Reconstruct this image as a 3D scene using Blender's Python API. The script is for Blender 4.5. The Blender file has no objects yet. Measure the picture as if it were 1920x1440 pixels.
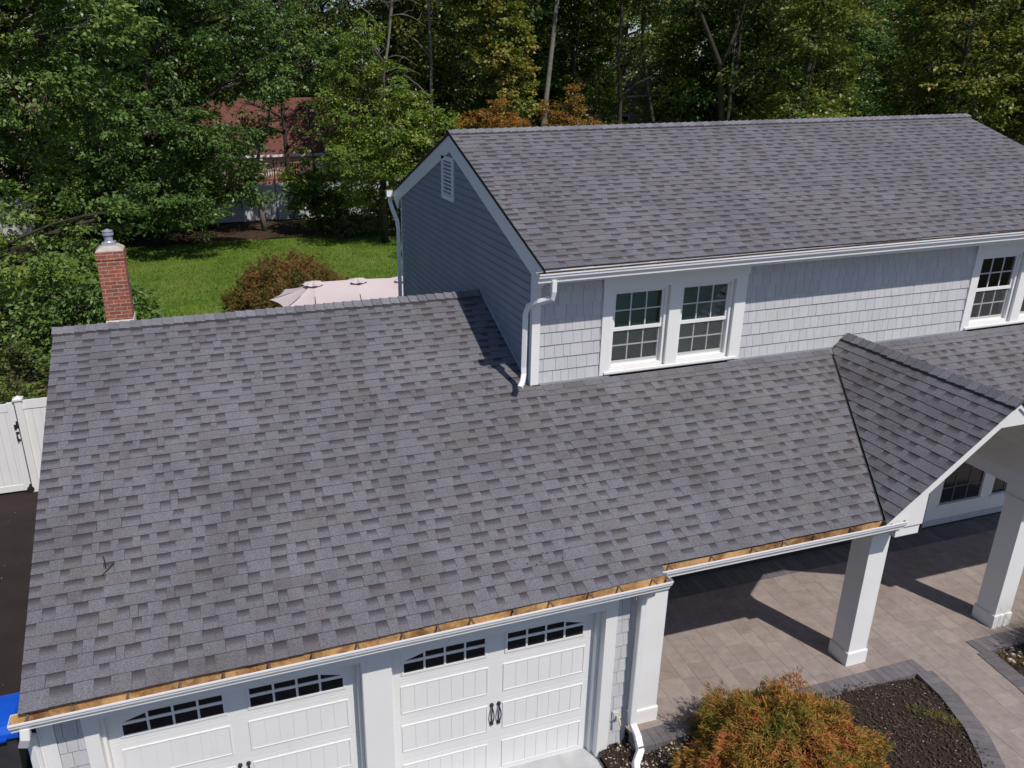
import bpy, bmesh, math, random
import numpy as np
from mathutils import Vector, Matrix
R = math.radians
scene = bpy.context.scene
# ------------------------------------------------------------------ camera
cam = bpy.data.cameras.new('camera'); camo = bpy.data.objects.new('camera', cam)
scene.collection.objects.link(camo); scene.camera = camo
def cam_matrix(p, pitch, yaw, roll):
    a, b, c = R(pitch), R(yaw), R(roll)
    f = Vector((-math.sin(b)*math.cos(a), math.cos(b)*math.cos(a), math.sin(a)))
    r = Vector((math.cos(b), math.sin(b), 0)); u = r.cross(f)
    r2 = r*math.cos(c)+u*math.sin(c); u2 = -r*math.sin(c)+u*math.cos(c)
    m = Matrix((r2, u2, -f)).transposed().to_4x4(); m.translation = p
    return m
camo.matrix_world = cam_matrix(Vector((2.0223, -6.564, 8.0238)), -20.9484, -16.9735, -0.6305)
cam.sensor_width = 36; cam.lens = 36*1503.377/1920
cam.shift_x = 128.64/1920; cam.shift_y = -5.97/1920
cam.clip_start = 0.1; cam.clip_end = 1200
# ------------------------------------------------------------------ light
SUN = Vector((0.385, -1.0, 1.42)).normalized()
world = bpy.data.worlds.new('World'); scene.world = world; world.use_nodes = True
wn = world.node_tree; bg = wn.nodes['Background']
sky = wn.nodes.new('ShaderNodeTexSky'); sky.sky_type = 'NISHITA'; sky.sun_disc = False
sky.sun_elevation = math.asin(SUN.z); sky.sun_rotation = math.atan2(SUN.x, SUN.y)
sky.air_density = 1.0; sky.dust_density = 0.6; sky.ozone_density = 1.2
tint = wn.nodes.new('ShaderNodeMix'); tint.data_type = 'RGBA'; tint.blend_type = 'MULTIPLY'; tint.inputs[0].default_value = 1
tint.inputs[7].default_value = (.95, 1.0, 1.14, 1); wn.links.new(sky.outputs[0], tint.inputs[6]); wn.links.new(tint.outputs[2], bg.inputs[0]); bg.inputs[1].default_value = 0.085
sl = bpy.data.lights.new('sun', 'SUN'); sl.energy = 3.75; sl.angle = R(0.53); sl.color = (1, 0.945, 0.87)
so = bpy.data.objects.new('sun', sl); scene.collection.objects.link(so)
so.rotation_euler = (-SUN).to_track_quat('-Z', 'Y').to_euler(); so.location = (0, 0, 60)
scene.view_settings.view_transform = 'Standard'; scene.view_settings.look = 'None'
scene.view_settings.exposure = 0.0; scene.view_settings.gamma = 1
scene.cycles.max_bounces = 6; scene.cycles.transparent_max_bounces = 12
scene.cycles.diffuse_bounces = 3; scene.cycles.glossy_bounces = 3
# ------------------------------------------------------------------ helpers
C = scene.collection
def tag(o, label=None, cat=None, group=None, kind=None):
    if label: o['label'] = label
    if cat: o['category'] = cat
    if group: o['group'] = group
    if kind: o['kind'] = kind
    return o
def thing(name, loc, label, cat, group=None, rz=0):
    o = bpy.data.objects.new(name, None); C.objects.link(o); o.location = loc
    o.rotation_euler = (0, 0, rz); o.empty_display_size = 0.3
    return tag(o, label, cat, group)
class MB:
    def __init__(s): s.v = []; s.f = []; s.m = []; s.a = []; s.vv = []; s.cuts = []
    def cut(s): s.cuts.append((len(s.v), len(s.f))); return s
    def pieces(s):
        c = [(0, 0)]+[q for q in s.cuts if q[1] < len(s.f)]+[(len(s.v), len(s.f))]; out = []
        for (v0, f0), (v1, f1) in zip(c, c[1:]):
            if f1 == f0: continue
            m = MB(); m.v = s.v[v0:v1]; m.f = [tuple(i-v0 for i in f) for f in s.f[f0:f1]]; m.m = s.m[f0:f1]; m.a = s.a[f0:f1]; m.vv = s.vv[f0:f1]; out.append(m)
        return out
    def face(s, pts, m=0, tone=0.5, slot=0.0, vv=None):
        n = len(s.v); s.v += [tuple(p) for p in pts]; k = len(pts)
        s.f.append(tuple(range(n, n+k))); s.m.append(m); s.a.append((tone, slot)); s.vv.append(vv or (0,)*k)
    def box(s, x0, x1, y0, y1, z0, z1, m=0, tone=0.5):
        p = [(x0,y0,z0),(x1,y0,z0),(x1,y1,z0),(x0,y1,z0),(x0,y0,z1),(x1,y0,z1),(x1,y1,z1),(x0,y1,z1)]
        s.solid(p, [(0,3,2,1),(4,5,6,7),(0,1,5,4),(1,2,6,5),(2,3,7,6),(3,0,4,7)], m, tone); return s
    def solid(s, p, fs, m=0, tone=0.5):
        n = len(s.v); s.v += [tuple(q) for q in p]
        for f in fs:
            s.f.append(tuple(n+i for i in f)); s.m.append(m); s.a.append((tone, 0)); s.vv.append((0,)*len(f))
    def prism(s, pts, d, m=0, tone=0.5):
        """polygon pts extruded by vector d"""
        k = len(pts); d = Vector(d); P = [Vector(p) for p in pts]; P += [p+d for p in P]
        s.solid(P, [tuple(range(k-1, -1, -1)), tuple(range(k, 2*k))]+[(i, (i+1) % k, k+(i+1) % k, k+i) for i in range(k)], m, tone); return s
    def tube(s, path, rad, n=8, m=0, cap=True, prof=None, tone=0.5):
        P = [Vector(p) for p in path]; rad = rad if hasattr(rad, '__len__') else [rad]*len(P)
        rings = []
        up0 = None
        for i, p in enumerate(P):
            t = (P[min(i+1, len(P)-1)]-P[max(i-1, 0)]).normalized()
            if up0 is None: up0 = Vector((0, 1, 0)) if abs(t.y) < 0.9 else Vector((1, 0, 0))
            a = (up0-t*up0.dot(t)).normalized(); up0 = a; b = t.cross(a)
            if prof: rings.append([p+b*q[0]*rad[i]+a*q[1]*rad[i] for q in prof])
            else: rings.append([p+(b*math.cos(2*math.pi*k/n)+a*math.sin(2*math.pi*k/n))*rad[i] for k in range(n)])
        k = len(rings[0]); V = [q for r_ in rings for q in r_]; F = []
        for i in range(len(rings)-1):
            for j in range(k): F.append((i*k+j, i*k+(j+1) % k, (i+1)*k+(j+1) % k, (i+1)*k+j))
        if cap: F += [tuple(range(k-1, -1, -1)), tuple(range((len(rings)-1)*k, len(rings)*k))]
        s.solid(V, F, m, tone); return s
    def lathe(s, c, prof, n=20, m=0):
        c = Vector(c); V = []; F = []; k = len(prof)
        for r_, z in prof:
            for j in range(n): V.append(c+Vector((r_*math.cos(2*math.pi*j/n), r_*math.sin(2*math.pi*j/n), z)))
        for i in range(k-1):
            for j in range(n): F.append((i*n+j, i*n+(j+1) % n, (i+1)*n+(j+1) % n, (i+1)*n+j))
        F.append(tuple(range((k-1)*n, k*n))); F.append(tuple(range(n-1, -1, -1)))
        s.solid(V, F, m); return s
    def build(s, name, mats, parent=None, smooth=False, label=None, bevel=0):
        me = bpy.data.meshes.new(name); me.from_pydata(s.v, [], s.f)
        for m_ in (mats if isinstance(mats, (list, tuple)) else [mats]): me.materials.append(m_)
        me.polygons.foreach_set('material_index', s.m)
        if smooth: me.polygons.foreach_set('use_smooth', [True]*len(s.f))
        for i, nm in enumerate(('tone', 'slot')):
            at = me.attributes.new(nm, 'FLOAT', 'FACE'); at.data.foreach_set('value', [a[i] for a in s.a])
        at = me.attributes.new('vv', 'FLOAT', 'CORNER'); at.data.foreach_set('value', [q for f in s.vv for q in f])
        me.update()
        o = bpy.data.objects.new(name, me); C.objects.link(o)
        if parent: o.parent = parent
        if label: o['label'] = label
        if bevel:
            b = o.modifiers.new('bevel', 'BEVEL'); b.width = bevel; b.segments = 2; b.limit_method = 'ANGLE'
        return o
def clip(o, co, no, inv=None):
    """remove what lies on the positive side of the plane"""
    bm = bmesh.new(); bm.from_mesh(o.data)
    bmesh.ops.bisect_plane(bm, geom=bm.verts[:]+bm.edges[:]+bm.faces[:], plane_co=co, plane_no=no, clear_outer=True)
    bm.to_mesh(o.data); bm.free(); o.data.update()
# ------------------------------------------------------------------ materials
def mat(name):
    m = bpy.data.materials.new(name); m.use_nodes = True
    return m, m.node_tree.nodes, m.node_tree.links, m.node_tree.nodes['Principled BSDF']
def rgb(c): return (c[0], c[1], c[2], 1)
def noise(n, l, scale, detail=4, rough=.55, coord='Object', vec=None):
    t = n.new('ShaderNodeTexNoise'); t.inputs['Scale'].default_value = scale
    t.inputs['Detail'].default_value = detail; t.inputs['Roughness'].default_value = rough
    if vec is None:
        tc = n.new('ShaderNodeTexCoord'); vec = tc.outputs[coord]
    l.new(vec, t.inputs['Vector']); return t
def ramp(n, l, src, stops):
    r = n.new('ShaderNodeValToRGB'); e = r.color_ramp.elements
    while len(e) > 1: e.remove(e[0])
    e[0].position = stops[0][0]; e[0].color = rgb(stops[0][1])
    for p, c in stops[1:]:
        k = e.new(p); k.color = rgb(c)
    l.new(src, r.inputs[0]); return r
def mix(n, l, fac, a, b, mode='MIX'):
    m = n.new('ShaderNodeMix'); m.data_type = 'RGBA'; m.blend_type = mode
    for s_, v in ((0, fac), (6, a), (7, b)):
        if isinstance(v, (int, float)): m.inputs[s_].default_value = v
        elif isinstance(v, tuple): m.inputs[s_].default_value = rgb(v)
        else: l.new(v, m.inputs[s_])
    return m.outputs[2]
def mth(n, l, op, a, b=0.0, c=None):
    m = n.new('ShaderNodeMath'); m.operation = op
    for i, v in enumerate((a, b) if c is None else (a, b, c)):
        if isinstance(v, (int, float)): m.inputs[i].default_value = v
        else: l.new(v, m.inputs[i])
    return m.outputs[0]
def bump(n, l, b, src, strength, dist):
    k = n.new('ShaderNodeBump'); k.inputs['Strength'].default_value = strength; k.inputs['Distance'].default_value = dist
    l.new(src, k.inputs['Height']); l.new(k.outputs[0], b.inputs['Normal'])
def attr(n, name):
    a = n.new('ShaderNodeAttribute'); a.attribute_name = name; return a.outputs['Fac']
def simple(name, c1, c2=None, scale=3, rough=.5, spec=.35, bs=0, bd=.002, bscale=80, metal=0):
    m, n, l, b = mat(name); b.inputs['Roughness'].default_value = rough; b.inputs['Specular IOR Level'].default_value = spec
    b.inputs['Metallic'].default_value = metal
    if c2 is None: b.inputs['Base Color'].default_value = rgb(c1)
    else:
        t = noise(n, l, scale); r = ramp(n, l, t.outputs[0], [(.3, c1), (.7, c2)]); l.new(r.outputs[0], b.inputs['Base Color'])
    if bs:
        t2 = noise(n, l, bscale); bump(n, l, b, t2.outputs[0], bs, bd)
    return m
def m_shingle():
    m, n, l, b = mat('asphalt_shingle'); b.inputs['Roughness'].default_value = .95; b.inputs['Specular IOR Level'].default_value = .15
    tone = attr(n, 'tone'); slot = attr(n, 'slot'); vv = attr(n, 'vv')
    base = ramp(n, l, tone, [(0, (.126, .118, .124)), (.25, (.146, .141, .152)), (.5, (.160, .159, .175)), (.75, (.150, .140, .147)), (.88, (.148, .141, .143)), (.92, (.185, .185, .203)), (1, (.205, .206, .226))])
    g = noise(n, l, 230, 2, .7); g2 = noise(n, l, 70, 3, .75)
    gr = ramp(n, l, g.outputs[0], [(.28, (.45, .45, .45)), (.5, (1, 1, 1)), (.72, (1.75, 1.75, 1.8))])
    gr2 = ramp(n, l, g2.outputs[0], [(.28, (.60, .59, .60)), (.72, (1.42, 1.41, 1.42))])
    col = mix(n, l, 1.0, base.outputs[0], gr.outputs[0], 'MULTIPLY'); col = mix(n, l, 1.0, col, gr2.outputs[0], 'MULTIPLY')
    big = noise(n, l, .7, 5, .65); bgr = ramp(n, l, big.outputs[0], [(.28, (.84, .82, .83)), (.5, (1, 1, 1)), (.72, (1.12, 1.11, 1.10))])
    col = mix(n, l, 1.0, col, bgr.outputs[0], 'MULTIPLY')
    tcs = n.new('ShaderNodeTexCoord'); mps = n.new('ShaderNodeMapping'); mps.inputs['Scale'].default_value = (3.2, .35, .35); l.new(tcs.outputs['Object'], mps.inputs[0])
    stk = noise(n, l, 1.0, 4, .6, vec=mps.outputs[0]); str_ = ramp(n, l, stk.outputs[0], [(.3, (.89, .885, .88)), (.55, (1.0, 1.0, 1.0)), (.75, (1.07, 1.06, 1.05))])
    col = mix(n, l, 1.0, col, str_.outputs[0], 'MULTIPLY')
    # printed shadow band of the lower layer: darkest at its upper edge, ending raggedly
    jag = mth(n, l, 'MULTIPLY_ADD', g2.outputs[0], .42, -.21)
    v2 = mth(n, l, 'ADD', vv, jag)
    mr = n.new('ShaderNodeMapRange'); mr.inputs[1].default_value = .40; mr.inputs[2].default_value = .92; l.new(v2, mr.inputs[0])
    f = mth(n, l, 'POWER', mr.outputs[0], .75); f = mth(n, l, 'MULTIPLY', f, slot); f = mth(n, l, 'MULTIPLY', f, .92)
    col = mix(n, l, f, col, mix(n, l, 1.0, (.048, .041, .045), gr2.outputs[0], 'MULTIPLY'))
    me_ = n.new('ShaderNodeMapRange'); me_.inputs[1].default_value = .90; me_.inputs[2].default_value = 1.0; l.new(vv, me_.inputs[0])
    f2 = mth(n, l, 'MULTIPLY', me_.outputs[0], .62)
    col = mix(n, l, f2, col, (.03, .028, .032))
    l.new(col, b.inputs['Base Color']); bump(n, l, b, g.outputs[0], .6, .004)
    return m
def m_shake():
    m, n, l, b = mat('shake_siding_paint'); b.inputs['Roughness'].default_value = .6
    base = ramp(n, l, attr(n, 'tone'), [(0, (.495, .495, .508)), (1, (.545, .545, .558))])
    tc = n.new('ShaderNodeTexCoord'); mp = n.new('ShaderNodeMapping'); mp.inputs['Scale'].default_value = (60, 60, 4); l.new(tc.outputs['Object'], mp.inputs[0])
    t = noise(n, l, 1.0, 4, .6, vec=mp.outputs[0]); r = ramp(n, l, t.outputs[0], [(.3, (.90, .90, .90)), (.7, (1.06, 1.06, 1.06))])
    l.new(mix(n, l, 1, base.outputs[0], r.outputs[0], 'MULTIPLY'), b.inputs['Base Color']); bump(n, l, b, t.outputs[0], .35, .004)
    return m
def m_brick():
    m, n, l, b = mat('red_brick'); b.inputs['Roughness'].default_value = .9
    tc = n.new('ShaderNodeTexCoord'); sx = n.new('ShaderNodeSeparateXYZ'); l.new(tc.outputs['Object'], sx.inputs[0])
    cx = n.new('ShaderNodeCombineXYZ'); l.new(mth(n, l, 'ADD', sx.outputs[0], sx.outputs[1]), cx.inputs[0]); l.new(sx.outputs[2], cx.inputs[1])
    br = n.new('ShaderNodeTexBrick'); br.inputs['Scale'].default_value = 1; br.inputs['Brick Width'].default_value = .205; br.inputs['Row Height'].default_value = .066
    br.inputs['Mortar Size'].default_value = .007; br.inputs['Mortar Smooth'].default_value = .2; br.inputs['Bias'].default_value = -.1
    br.inputs['Color1'].default_value = rgb((.36, .105, .062)); br.inputs['Color2'].default_value = rgb((.19, .066, .048)); br.inputs['Mortar'].default_value = rgb((.40, .30, .24))
    l.new(cx.outputs[0], br.inputs['Vector'])
    t = noise(n, l, 18, 5); r = ramp(n, l, t.outputs[0], [(.3, (.65, .65, .65)), (.7, (1.3, 1.25, 1.2))])
    l.new(mix(n, l, 1, br.outputs[0], r.outputs[0], 'MULTIPLY'), b.inputs['Base Color'])
    bump(n, l, b, br.outputs['Fac'], -.6, .006)
    return m
def m_leaf(name, stops, trans=.28, spec=.25, var=.35):
    m, n, l, b = mat(name); g = n.new('ShaderNodeNewGeometry'); oi = n.new('ShaderNodeObjectInfo')
    t = noise(n, l, .45, 3); v = mth(n, l, 'MULTIPLY_ADD', g.outputs['Random Per Island'], .55, 0)
    v = mth(n, l, 'ADD', v, mth(n, l, 'MULTIPLY_ADD', t.outputs[0], 1.0, -.275)); 
    v = mth(n, l, 'ADD', v, mth(n, l, 'MULTIPLY_ADD', oi.outputs['Random'], var, -var/2))
    r = ramp(n, l, v, stops)
    b.inputs['Roughness'].default_value = .42; b.inputs['Specular IOR Level'].default_value = spec*1.9
    l.new(r.outputs[0], b.inputs['Base Color'])
    tr = n.new('ShaderNodeBsdfTranslucent'); l.new(mix(n, l, 1, r.outputs[0], (1.25, 1.35, .7), 'MULTIPLY'), tr.inputs[0])
    ms = n.new('ShaderNodeMixShader'); ms.inputs[0].default_value = trans
    l.new(b.outputs[0], ms.inputs[1]); l.new(tr.outputs[0], ms.inputs[2]); l.new(ms.outputs[0], n['Material Output'].inputs[0])
    return m
def m_glass(name, tint=(.85, .95, .92)):
    m, n, l, b = mat(name); fr = n.new('ShaderNodeFresnel'); fr.inputs[0].default_value = 1.5
    t = n.new('ShaderNodeBsdfTransparent'); t.inputs[0].default_value = rgb(tint)
    g = n.new('ShaderNodeBsdfGlossy'); g.inputs['Roughness'].default_value = .02
    ms = n.new('ShaderNodeMixShader'); l.new(mth(n, l, 'MULTIPLY', fr.outputs[0], 2.2), ms.inputs[0])
    l.new(t.outputs[0], ms.inputs[1]); l.new(g.outputs[0], ms.inputs[2]); l.new(ms.outputs[0], n['Material Output'].inputs[0])
    return m
def m_paver(name, stops, sc):
    m, n, l, b = mat(name); b.inputs['Roughness'].default_value = .85
    base = ramp(n, l, attr(n, 'tone'), stops)
    t = noise(n, l, sc, 6, .65); r = ramp(n, l, t.outputs[0], [(.3, (.82, .82, .82)), (.7, (1.16, 1.15, 1.14))])
    t2 = noise(n, l, 220, 2); r2 = ramp(n, l, t2.outputs[0], [(.3, (.86, .86, .86)), (.7, (1.14, 1.14, 1.14))])
    c = mix(n, l, 1, base.outputs[0], r.outputs[0], 'MULTIPLY'); c = mix(n, l, 1, c, r2.outputs[0], 'MULTIPLY')
    l.new(c, b.inputs['Base Color']); bump(n, l, b, t2.outputs[0], .3, .003)
    return m
def m_ground(name, stops, sc, rough=.95, fine=90, bs=.8, bd=.02):
    m, n, l, b = mat(name); b.inputs['Roughness'].default_value = rough; b.inputs['Specular IOR Level'].default_value = .15
    t = noise(n, l, sc, 6, .65); r = ramp(n, l, t.outputs[0], stops)
    t2 = noise(n, l, fine, 4, .7); r2 = ramp(n, l, t2.outputs[0], [(.3, (.6, .6, .6)), (.7, (1.4, 1.4, 1.4))])
    l.new(mix(n, l, 1, r.outputs[0], r2.outputs[0], 'MULTIPLY'), b.inputs['Base Color']); bump(n, l, b, t2.outputs[0], bs, bd)
    return m
M = {}
M['shingle'] = m_shingle(); M['shake'] = m_shake(); M['brick'] = m_brick()
def m_paint(name, c, rough):
    m, n, l, b = mat(name); b.inputs['Roughness'].default_value = rough; b.inputs['Specular IOR Level'].default_value = .35
    tc = n.new('ShaderNodeTexCoord'); mp = n.new('ShaderNodeMapping'); mp.inputs['Scale'].default_value = (7, 7, .9); l.new(tc.outputs['Object'], mp.inputs[0])
    t = noise(n, l, 1.0, 5, .65, vec=mp.outputs[0]); t2 = noise(n, l, 2.2, 5, .6)
    r = ramp(n, l, t.outputs[0], [(.25, (.955, .95, .94)), (.45, (1, 1, 1))]); r2 = ramp(n, l, t2.outputs[0], [(.3, (.965, .965, .96)), (.6, (1, 1, 1))])
    l.new(mix(n, l, 1, mix(n, l, 1, c, r.outputs[0], 'MULTIPLY'), r2.outputs[0], 'MULTIPLY'), b.inputs['Base Color'])
    t3 = noise(n, l, 40, 3); bump(n, l, b, t3.outputs[0], .08, .002)
    return m
M['white'] = m_paint('white_trim_paint', (.80, .79, .775), .48)
M['gutterw'] = simple('white_gutter_enamel', (.78, .78, .78), (.82, .82, .82), 2, .32, .5)
M['door'] = m_paint('white_door_steel', (.77, .765, .755), .5)
def m_gutterin():
    m, n, l, b = mat('stained_gutter_inside'); b.inputs['Roughness'].default_value = .6
    t = noise(n, l, 2.6, 6, .7); r = ramp(n, l, t.outputs[0], [(.32, (.10, .055, .028)), (.43, (.30, .165, .07)), (.56, (.60, .38, .17)), (.75, (.70, .50, .28))]); t2 = noise(n, l, 22, 5, .7)
    r2 = ramp(n, l, t2.outputs[0], [(.3, (.75, .72, .68)), (.5, (1.05, 1.05, 1.05))]); l.new(mix(n, l, 1, r.outputs[0], r2.outputs[0], 'MULTIPLY'), b.inputs['Base Color']); return m
M['guttin'] = m_gutterin()
M['hanger'] = simple('rusty_hanger', (.10, .065, .05), (.22, .16, .13), 30, .5)
M['guttin2'] = simple('dirty_gutter_inside', (.06, .035, .022), (.16, .095, .05), 3, .6, .3)
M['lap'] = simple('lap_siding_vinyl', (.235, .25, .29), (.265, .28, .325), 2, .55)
M['dark'] = simple('dark_underlayment', (.02, .019, .02), None)
M['flash'] = simple('metal_flashing', (.25, .27, .30), (.33, .35, .38), 3, .45, .5)
M['soffit'] = simple('porch_ceiling_board', (.70, .67, .61), (.76, .73, .67), 2, .6)
M['found'] = simple('dark_foundation', (.03, .03, .033), (.05, .048, .05), 6, .9)
M['room'] = simple('dim_interior', (.10, .09, .08), (.16, .14, .13), .8, .9)
M['blind'] = simple('window_blind_slat', (.30, .36, .34), (.44, .50, .47), 1.5, .6)
M['curtain'] = simple('pale_curtain', (.42, .50, .45), (.60, .64, .57), 5, .8)
M['glass'] = m_glass('window_glass')
def m_screen():
    m, n, l, b = mat('insect_screen'); b.inputs['Base Color'].default_value = rgb((.20, .195, .20)); b.inputs['Roughness'].default_value = .7
    t = n.new('ShaderNodeBsdfTransparent'); ms = n.new('ShaderNodeMixShader'); ms.inputs[0].default_value = .13
    l.new(t.outputs[0], ms.inputs[1]); l.new(b.outputs[0], ms.inputs[2]); l.new(ms.outputs[0], n['Material Output'].inputs[0]); return m
M['screen'] = m_screen()
M['muntin'] = simple('grey_white_muntin', (.55, .58, .58), None)
M['doorglass'] = simple('dark_door_glass', (.012, .012, .014), (.02, .02, .024), 5, .08, .5)
M['black'] = simple('black_iron', (.018, .017, .02), (.03, .028, .03), 20, .45)
M['galv'] = simple('galvanised_cap', (.36, .37, .43), (.46, .47, .54), 6, .4, .5, metal=.35)
M['mortar'] = simple('mortar_crown', (.40, .35, .31), (.52, .46, .41), 9, .9)
M['vinyl'] = m_paint('white_vinyl_fence', (.78, .765, .745), .45)
M['fenceshade'] = simple('shade_toned_fence', (.50, .51, .53), (.58, .58, .59), 1.0, .6)  # white back fence, tree shade put into its grey colour
M['paver'] = m_paver('tan_paver', [(0, (.262, .215, .193)), (.35, (.298, .246, .22)), (.7, (.28, .236, .215)), (1, (.325, .272, .244))], 7)
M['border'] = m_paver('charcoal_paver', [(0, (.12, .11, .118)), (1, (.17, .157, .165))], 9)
M['joint'] = simple('joint_sand', (.10, .085, .075), (.15, .125, .11), 20, .95)
M['asphalt'] = m_ground('asphalt', [(.3, (.027, .020, .0185)), (.7, (.040, .031, .028))], 1.2, .9, 160, .5, .006)
M['concrete'] = simple('concrete_apron', (.40, .41, .42), (.50, .50, .50), 5, .85, .2, .2, .002, 150)
M['mulch'] = m_ground('dark_mulch', [(.3, (.030, .021, .017)), (.7, (.075, .053, .042))], 14, .95, 70, 1, .03)
M['soil'] = m_ground('leaf_litter', [(.3, (.035, .024, .016)), (.55, (.075, .048, .030)), (.75, (.13, .075, .045))], 3, .95, 50, 1, .03)
M['lawn'] = m_ground('lawn_turf', [(0.28, (0.0903, 0.16, 0.022)), (0.5, (0.1333, 0.2085, 0.03)), (0.72, (0.2021, 0.2377, 0.055))], .5, .95, 60, 1, .02)
M['forest'] = m_ground('woodland_floor', [(.3, (.018, .020, .010)), (.7, (.045, .040, .022))], .6, .95, 20, 1, .05)
M['bark'] = m_ground('bark', [(.3, (.042, .034, .026)), (.7, (.09, .075, .060))], 6, .95, 30, 1, .03)
M['palebark'] = m_ground('pale_bark', [(.3, (.13, .115, .095)), (.7, (.24, .22, .19))], 5, .95, 30, .8, .02)
M['leaf_oak'] = m_leaf('oak_leaf', [(0, (0.041, 0.0823, 0.021)), (0.35, (0.0774, 0.1471, 0.035)), (0.65, (0.132, 0.2117, 0.049)), (1, (0.2503, 0.3136, 0.0788))], .22)
M['leaf_lime'] = m_leaf('lime_leaf', [(0, (0.0669, 0.1197, 0.0228)), (0.4, (0.1296, 0.2052, 0.0342)), (0.75, (0.2195, 0.2822, 0.0494)), (1, (0.3971, 0.342, 0.076))], .3)
M['leaf_wood'] = m_leaf('woodland_leaf', [(0, (0.0277, 0.0503, 0.0125)), (0.4, (0.0593, 0.0943, 0.0209)), (0.7, (0.1148, 0.1416, 0.0307)), (1, (0.2571, 0.1967, 0.0418))], .22)
M['leaf_yellow'] = m_leaf('yellowing_leaf', [(0, (0.0504, 0.0897, 0.0165)), (0.4, (0.1116, 0.1552, 0.0264)), (0.75, (0.225, 0.2242, 0.0429)), (1, (0.396, 0.276, 0.0825))], .28)
M['leaf_orange'] = m_leaf('orange_maple_leaf', [(0, (0.1402, 0.0944, 0.0206)), (0.35, (0.299, 0.163, 0.0275)), (0.65, (0.4671, 0.2059, 0.0429)), (1, (0.5606, 0.1716, 0.0772))], .3)
M['leaf_rust'] = m_leaf('rust_bush_leaf', [(0, (0.0588, 0.0448, 0.0196)), (0.4, (0.119, 0.077, 0.028)), (0.7, (0.182, 0.0868, 0.0336)), (1, (0.266, 0.119, 0.056))], .22)
M['umb'] = simple('pale_pink_canvas', (.56, .465, .465), (.61, .515, .51), 1.2, .8)
M['blue'] = simple('blue_bin_plastic', (.006, .075, .50), (.010, .10, .60), 2, .38, .4)
M['binbody'] = simple('grey_bin_plastic', (.035, .036, .042), (.06, .06, .068), 3, .5)
M['stone'] = simple('pale_pebble', (.34, .28, .24), (.60, .54, .48), 30, .8)
M['chipa'] = simple('mulch_chip', (.030, .021, .017), (.125, .088, .068), 40, .9)
M['redroof'] = m_ground('maroon_shingle', [(.3, (.125, .052, .044)), (.7, (.18, .076, .063))], 2, .9, 12, .5, .02)
M['cream'] = simple('cream_siding', (.62, .57, .52), (.70, .65, .60), 1.5, .7)
M['pinkwall'] = simple('pink_beige_siding', (.56, .44, .40), (.64, .52, .47), 1.2, .7)
M['redwood'] = simple('red_brown_railing', (.30, .14, .10), (.38, .19, .14), 4, .7)
M['winpane'] = simple('dim_window_pane', (.02, .022, .028), None, rough=.1)
M['brass'] = simple('weathered_brass', (.55, .45, .32), (.66, .56, .42), 20, .5, .4)
# ------------------------------------------------------------------ ground and paths
rnd = random.Random(7); nrng = np.random.default_rng(7)
def grid_sheet(name, x0, x1, y0, y1, z, nx, ny, m, amp=0, fz=None):
    mb = MB(); g = [[(x0+(x1-x0)*i/nx, y0+(y1-y0)*j/ny) for i in range(nx+1)] for j in range(ny+1)]
    V = [(x, y, (fz(x, y) if fz else z)+rnd.uniform(-amp, amp)) for row in g for x, y in row]
    F = [(j*(nx+1)+i, j*(nx+1)+i+1, (j+1)*(nx+1)+i+1, (j+1)*(nx+1)+i) for j in range(ny) for i in range(nx)]
    mb.solid(V, F); return tag(mb.build(name, m, smooth=True), kind='structure')
grid_sheet('ground', -300, 300, -150, 450, -.22, 4, 4, M['forest'])
grid_sheet('lawn', -9, 40, 10.35, 36.6, -.006, 10, 10, M['lawn'])
grid_sheet('side_shade_sheet', -9, .2, 10.42, 21, 0, 30, 30, M['soil'], .03, lambda x, y: .01+.03*math.sin(x*1.7+y))  # dark soil sheet standing in for shade on the grass under the oak
grid_sheet('back_bed', -9, 40, 36.2, 44.5, 0, 60, 14, M['soil'], .03, lambda x, y: .02+.05*math.sin(x*1.3))
grid_sheet('driveway', -7, 6.16, -12, 10.35, 0, 4, 24, M['asphalt'], 0, lambda x, y: -.12*min(1, max(0, (6-y)/5.5)))
ap = MB(); ap.prism([(.17, .04, -.116), (5.96, .04, -.116), (6.13, .18, -.116), (6.13, .74, -.116), (.17, .74, -.116)], (0, 0, .012)); tag(ap.build('concrete_apron', M['concrete']), kind='structure')
ZG = .227
# patio and walk
arc1 = [(10.94, .14), (10.876, -.447), (10.68, -1.02), (10.4, -1.497), (10.0, -1.95), (9.5, -2.3), (8.9, -2.55)]
arc2 = [(12.07, .18), (11.985, -.68), (11.75, -1.4), (11.4, -2.1), (10.9, -2.7), (10.2, -3.2), (9.3, -3.5)]
def inside(x, y, poly):
    c = False; j = len(poly)-1
    for i in range(len(poly)):
        if (poly[i][1] > y) != (poly[j][1] > y) and x < (poly[j][0]-poly[i][0])*(y-poly[i][1])/(poly[j][1]-poly[i][1])+poly[i][0]: c = not c
        j = i
    return c
patio_poly = [(6.5, .13), (10.94, .13)]+arc1+arc2[::-1]+[(18, .18), (18, 2.97), (6.5, 2.97)]
pb = MB(); base = MB()
for i in range(240):
    for j in range(120):
        x0, y0 = 6.5+i*.05, -3.0+j*.05
        if inside(x0+.025, y0+.025, patio_poly): base.face([(x0, y0, ZG-.012), (x0+.05, y0, ZG-.012), (x0+.05, y0+.05, ZG-.012), (x0, y0+.05, ZG-.012)])
tag(base.build('patio_base', M['joint']), kind='structure')
ang = R(-3.0); ca, sa = math.cos(ang), math.sin(ang)
x = -2.0
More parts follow.
